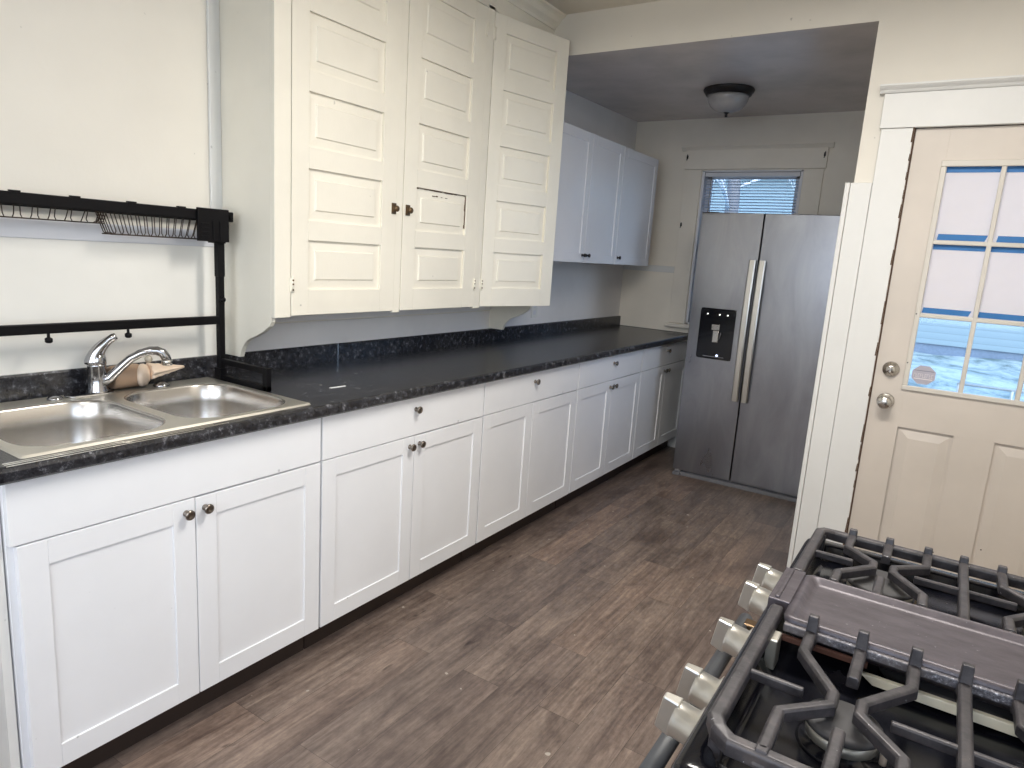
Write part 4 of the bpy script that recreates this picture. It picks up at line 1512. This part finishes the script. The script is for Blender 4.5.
def grate(y_out, y_in, y_c, out_tab, in_tab):
    """y_out: outer side bar, y_in: end of the fingers by the griddle, y_c: middle of the burners"""
    g_ = MB()
    X0, X1 = 2.130, 2.590
    s_ = 1 if y_in > y_out else -1
    # frame: front bar, outer side bar, back bar, inner bar
    c_ = 0.022
    fr = [(X0, y_in+(0.040 if s_ > 0 else 0.0), GZ), (X0, y_out+s_*c_, GZ), (X0+c_*0.35, y_out+s_*c_*0.35, GZ-0.001), (X0+c_, y_out, GZ-0.004), (X1-c_, y_out, GZ-0.004), (X1-c_*0.35, y_out+s_*c_*0.35, GZ-0.001), (X1, y_out+s_*c_, GZ), (X1, y_in, GZ)]
    g_.bar(fr, 0.018, 0.018)
    H = abs(y_in-y_out)
    for (x, mir) in ((2.183, 1), (2.303, -1), (2.410, 1), (2.530, -1)):
        a = x
        b_ = x+mir*0.045
        ys = [0.0, 0.20, 0.455, 0.545, 0.72, 0.90, 1.0]
        xs = [a, a, b_, b_, a, a, a]
        pth = [(xs[q], y_in+(y_out-y_in)*ys[q], GZ+(0.002 if q in (0,) else 0)) for q in range(7)]
        g_.bar(pth, BW, BH)
    for x in (2.243, 2.470):
        g_.bar([(x, y_in, GZ), (x, y_in+(y_out-y_in)*0.30, GZ)], BW, BH)
        g_.bar([(x, y_out, GZ), (x, y_out+(y_in-y_out)*0.30, GZ)], BW, BH)
    g_.bar([(2.356, y_in, GZ), (2.356, y_out, GZ)], BW, BH)
    ymid = (y_in+y_out)/2
    g_.bar([(X0, ymid, GZ-0.002), (X0+0.068, ymid, GZ-0.002)], 0.008, 0.012)
    g_.bar([(2.288, ymid, GZ-0.002), (2.425, ymid, GZ-0.002)], 0.008, 0.012)
    g_.bar([(X1-0.068, ymid, GZ-0.002), (X1, ymid, GZ-0.002)], 0.008, 0.012)
    # tabs: raised at the inner or outer ends, feet below
    for x in (2.183, 2.243, 2.303, 2.356, 2.410, 2.470, 2.530):
        for (yy, tb) in ((y_out, out_tab), (y_in, in_tab)):
            top = GZ+BH/2+((0.022 if s_ > 0 else 0.009) if tb else 0)
            w2 = BW/2+0.0008
            g_.hull8([(x-w2, yy-0.010, GZ-0.010), (x+w2, yy-0.010, GZ-0.010), (x+w2, yy+0.010, GZ-0.010), (x-w2, yy+0.010, GZ-0.010)],
                     [(x-w2*0.8, yy-0.005, top), (x+w2*0.8, yy-0.005, top), (x+w2*0.8, yy+0.005, top), (x-w2*0.8, yy+0.005, top)])
    for (x, y) in ((X0+0.004, y_out+s_*0.02), (X0, y_in-s_*0.012), (X1-0.004, y_out+s_*0.02), (X1, y_in-s_*0.012)):
        g_.box(x-0.007, x+0.007, y-0.007, y+0.007, 0.909, GZ)
    return g_


gr = build('grate', grate(-0.130, 0.146, 0.010, False, True), M['iron'], t, 0.0015, label='cast iron grate nearest the camera')
gr = build('grate', grate(0.566, 0.330, 0.440, True, False), M['iron'], t, 0.0015, label='cast iron grate at the far side of the cooktop')

# griddle plate between the grates
gp = MB()
GX0, GX1, GY0, GY1 = 2.143, 2.600, 0.152, 0.322
L = []
for (a, z, r) in ((0.012, 0.936, 0.012), (0.004, 0.946, 0.012), (0.0, 0.966, 0.012), (0.005, 0.969, 0.010)):
    L.append([(p[0], p[1], z) for p in rrect(GX0+a, GX1-a, GY0+a, GY1-a, r, 4)])
for (a, z, r) in ((0.0, 0.968, 0.012), (0.005, 0.961, 0.012), (0.012, 0.959, 0.010)):
    L.append([(p[0], p[1], z) for p in rrect(GX0+0.012+a, GX1-0.010-a, GY0+0.010+a, GY1-0.008-a, r, 4)])
gp.loft(L, cap0=True, cap1=True)
gpl = build('griddle_plate', gp, M['griddle'], t, 0.0, label='worn grey griddle plate across the middle')
build('griddle_lip', MB().box(GX0+0.004, GX1-0.01, GY0-0.007, GY0+0.006, 0.950, 0.962), M['griddle_lip'], gpl, 0.002, label='speckled worn lip')
build('front_ledge', MB().box(2.114, GX0+0.001, GY0+0.046, GY1, 0.948, 0.968).box(2.122, 2.128, GY0+0.052, GY1-0.004, 0.968, 0.9705), M['griddle'], gpl, 0.0015)
build('rusty_rail', MB().box(GX0+0.002, GX0+0.11, GY0-0.010, GY0-0.004, 0.938, 0.946), M['rust'], t, 0.001)
build('pale_strip', MB().prism([(2.245, 0.926), (2.262, 0.914), (2.58, 0.912), (2.58, 0.928)], 1, 0.150, 0.158), M['cream_strip'], t, 0.001, label='cream strip on the cooktop under the griddle')  # thin cream-coloured strip set below the griddle edge
build('griddle_foot', MB().box(2.134, 2.148, 0.112, 0.142, 0.907, 0.950), M['alu'], t, 0.002)

# ------------------------------------------------------------------ outdoors
def terrain():
    m = MB()
    bm = m.bm
    nx, ny = 26, 30
    V = []
    for i in range(nx+1):
        row = []
        for j_ in range(ny+1):
            x = -22+48*i/nx
            y = -12+62*j_/ny
            near = (-0.6 < x < 3.8 and -3 < y < 5)
            z = -0.55+0.07*math.sin(x*1.3+y*0.7)+0.06*math.sin(y*1.9-x*0.4)
            row.append(bm.verts.new((x, y, z if not near else -0.55)))
        V.append(row)
    for i in range(nx):
        for j_ in range(ny):
            f = bm.faces.new((V[i][j_], V[i+1][j_], V[i+1][j_+1], V[i][j_+1]))
            f.smooth = True
    return m


g = build('ground', terrain(), M['snow'])
g['kind'] = 'structure'

t = thing('neighbouring_house', 'pale clapboard house across the snowy yard seen through the door panes', 'house', (4, 23, -0.5))
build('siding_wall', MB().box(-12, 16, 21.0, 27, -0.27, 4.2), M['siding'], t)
build('foundation', MB().box(-11.9, 15.9, 21.06, 26.9, -0.75, -0.27), M['foundation'], t)
build('roof', MB().prism([(20.6, 4.2), (27.4, 4.2), (24, 6.6)], 0, -12.4, 16.4), M['side_grey'], t)

t = thing('porch_railing', 'thin pale railing in the snow just outside the door', 'railing', (2.6, 4.6, -0.5))
rl = MB()
yR = 4.9
rl.tube([(2.37, yR, 0.735), (4.9, yR, 0.735)], 0.010, 8)
build('top_rail', rl, M['rail'], t)
bl = MB()
for q in range(9):
    x = 2.38+0.31*q
    bl.tube([(x, yR, -0.56), (x, yR, 0.73)], 0.009, 6)
build('baluster', bl, M['rail'], t)


def tree(x, y, h, seed, label):
    rnd = random.Random(seed)
    t = thing('bare_tree', label, 'tree', (x, y, -0.5), 'bare trees behind the house')
    tr = MB()
    tr.tube([(x, y, -0.6), (x+0.05, y, h*0.4), (x-0.05, y+0.1, h*0.75), (x+0.05, y, h)], [0.16, 0.13, 0.08, 0.02], 8)
    build('trunk', tr, M['bark'], t)
    br_ = MB()

    def grow(p, d, L, r, dep):
        q = p+d*L
        mid = p+d*L*0.5+Vector((rnd.uniform(-.05, .05),)*3)*L
        br_.tube([p, mid, q], [r, r*0.8, r*0.55], 4)
        if dep > 0:
            for _ in range(3):
                nd = (d+Vector((rnd.uniform(-.8, .8), rnd.uniform(-.8, .8), rnd.uniform(-.25, .7)))).normalized()
                grow(p+d*L*rnd.uniform(0.4, 1.0), nd, L*rnd.uniform(0.55, 0.8), r*0.6, dep-1)
    for q in range(12):
        z = h*(0.25+0.7*q/11)
        a = q*2.4
        grow(Vector((x, y, z)), Vector((math.cos(a), math.sin(a), 0.45)).normalized(), h*0.22, 0.035, 3)
    build('branches', br_, M['twig'], t)


tree(-1.6, 12.5, 6.5, 3, 'bare frosty tree beyond the alcove window')
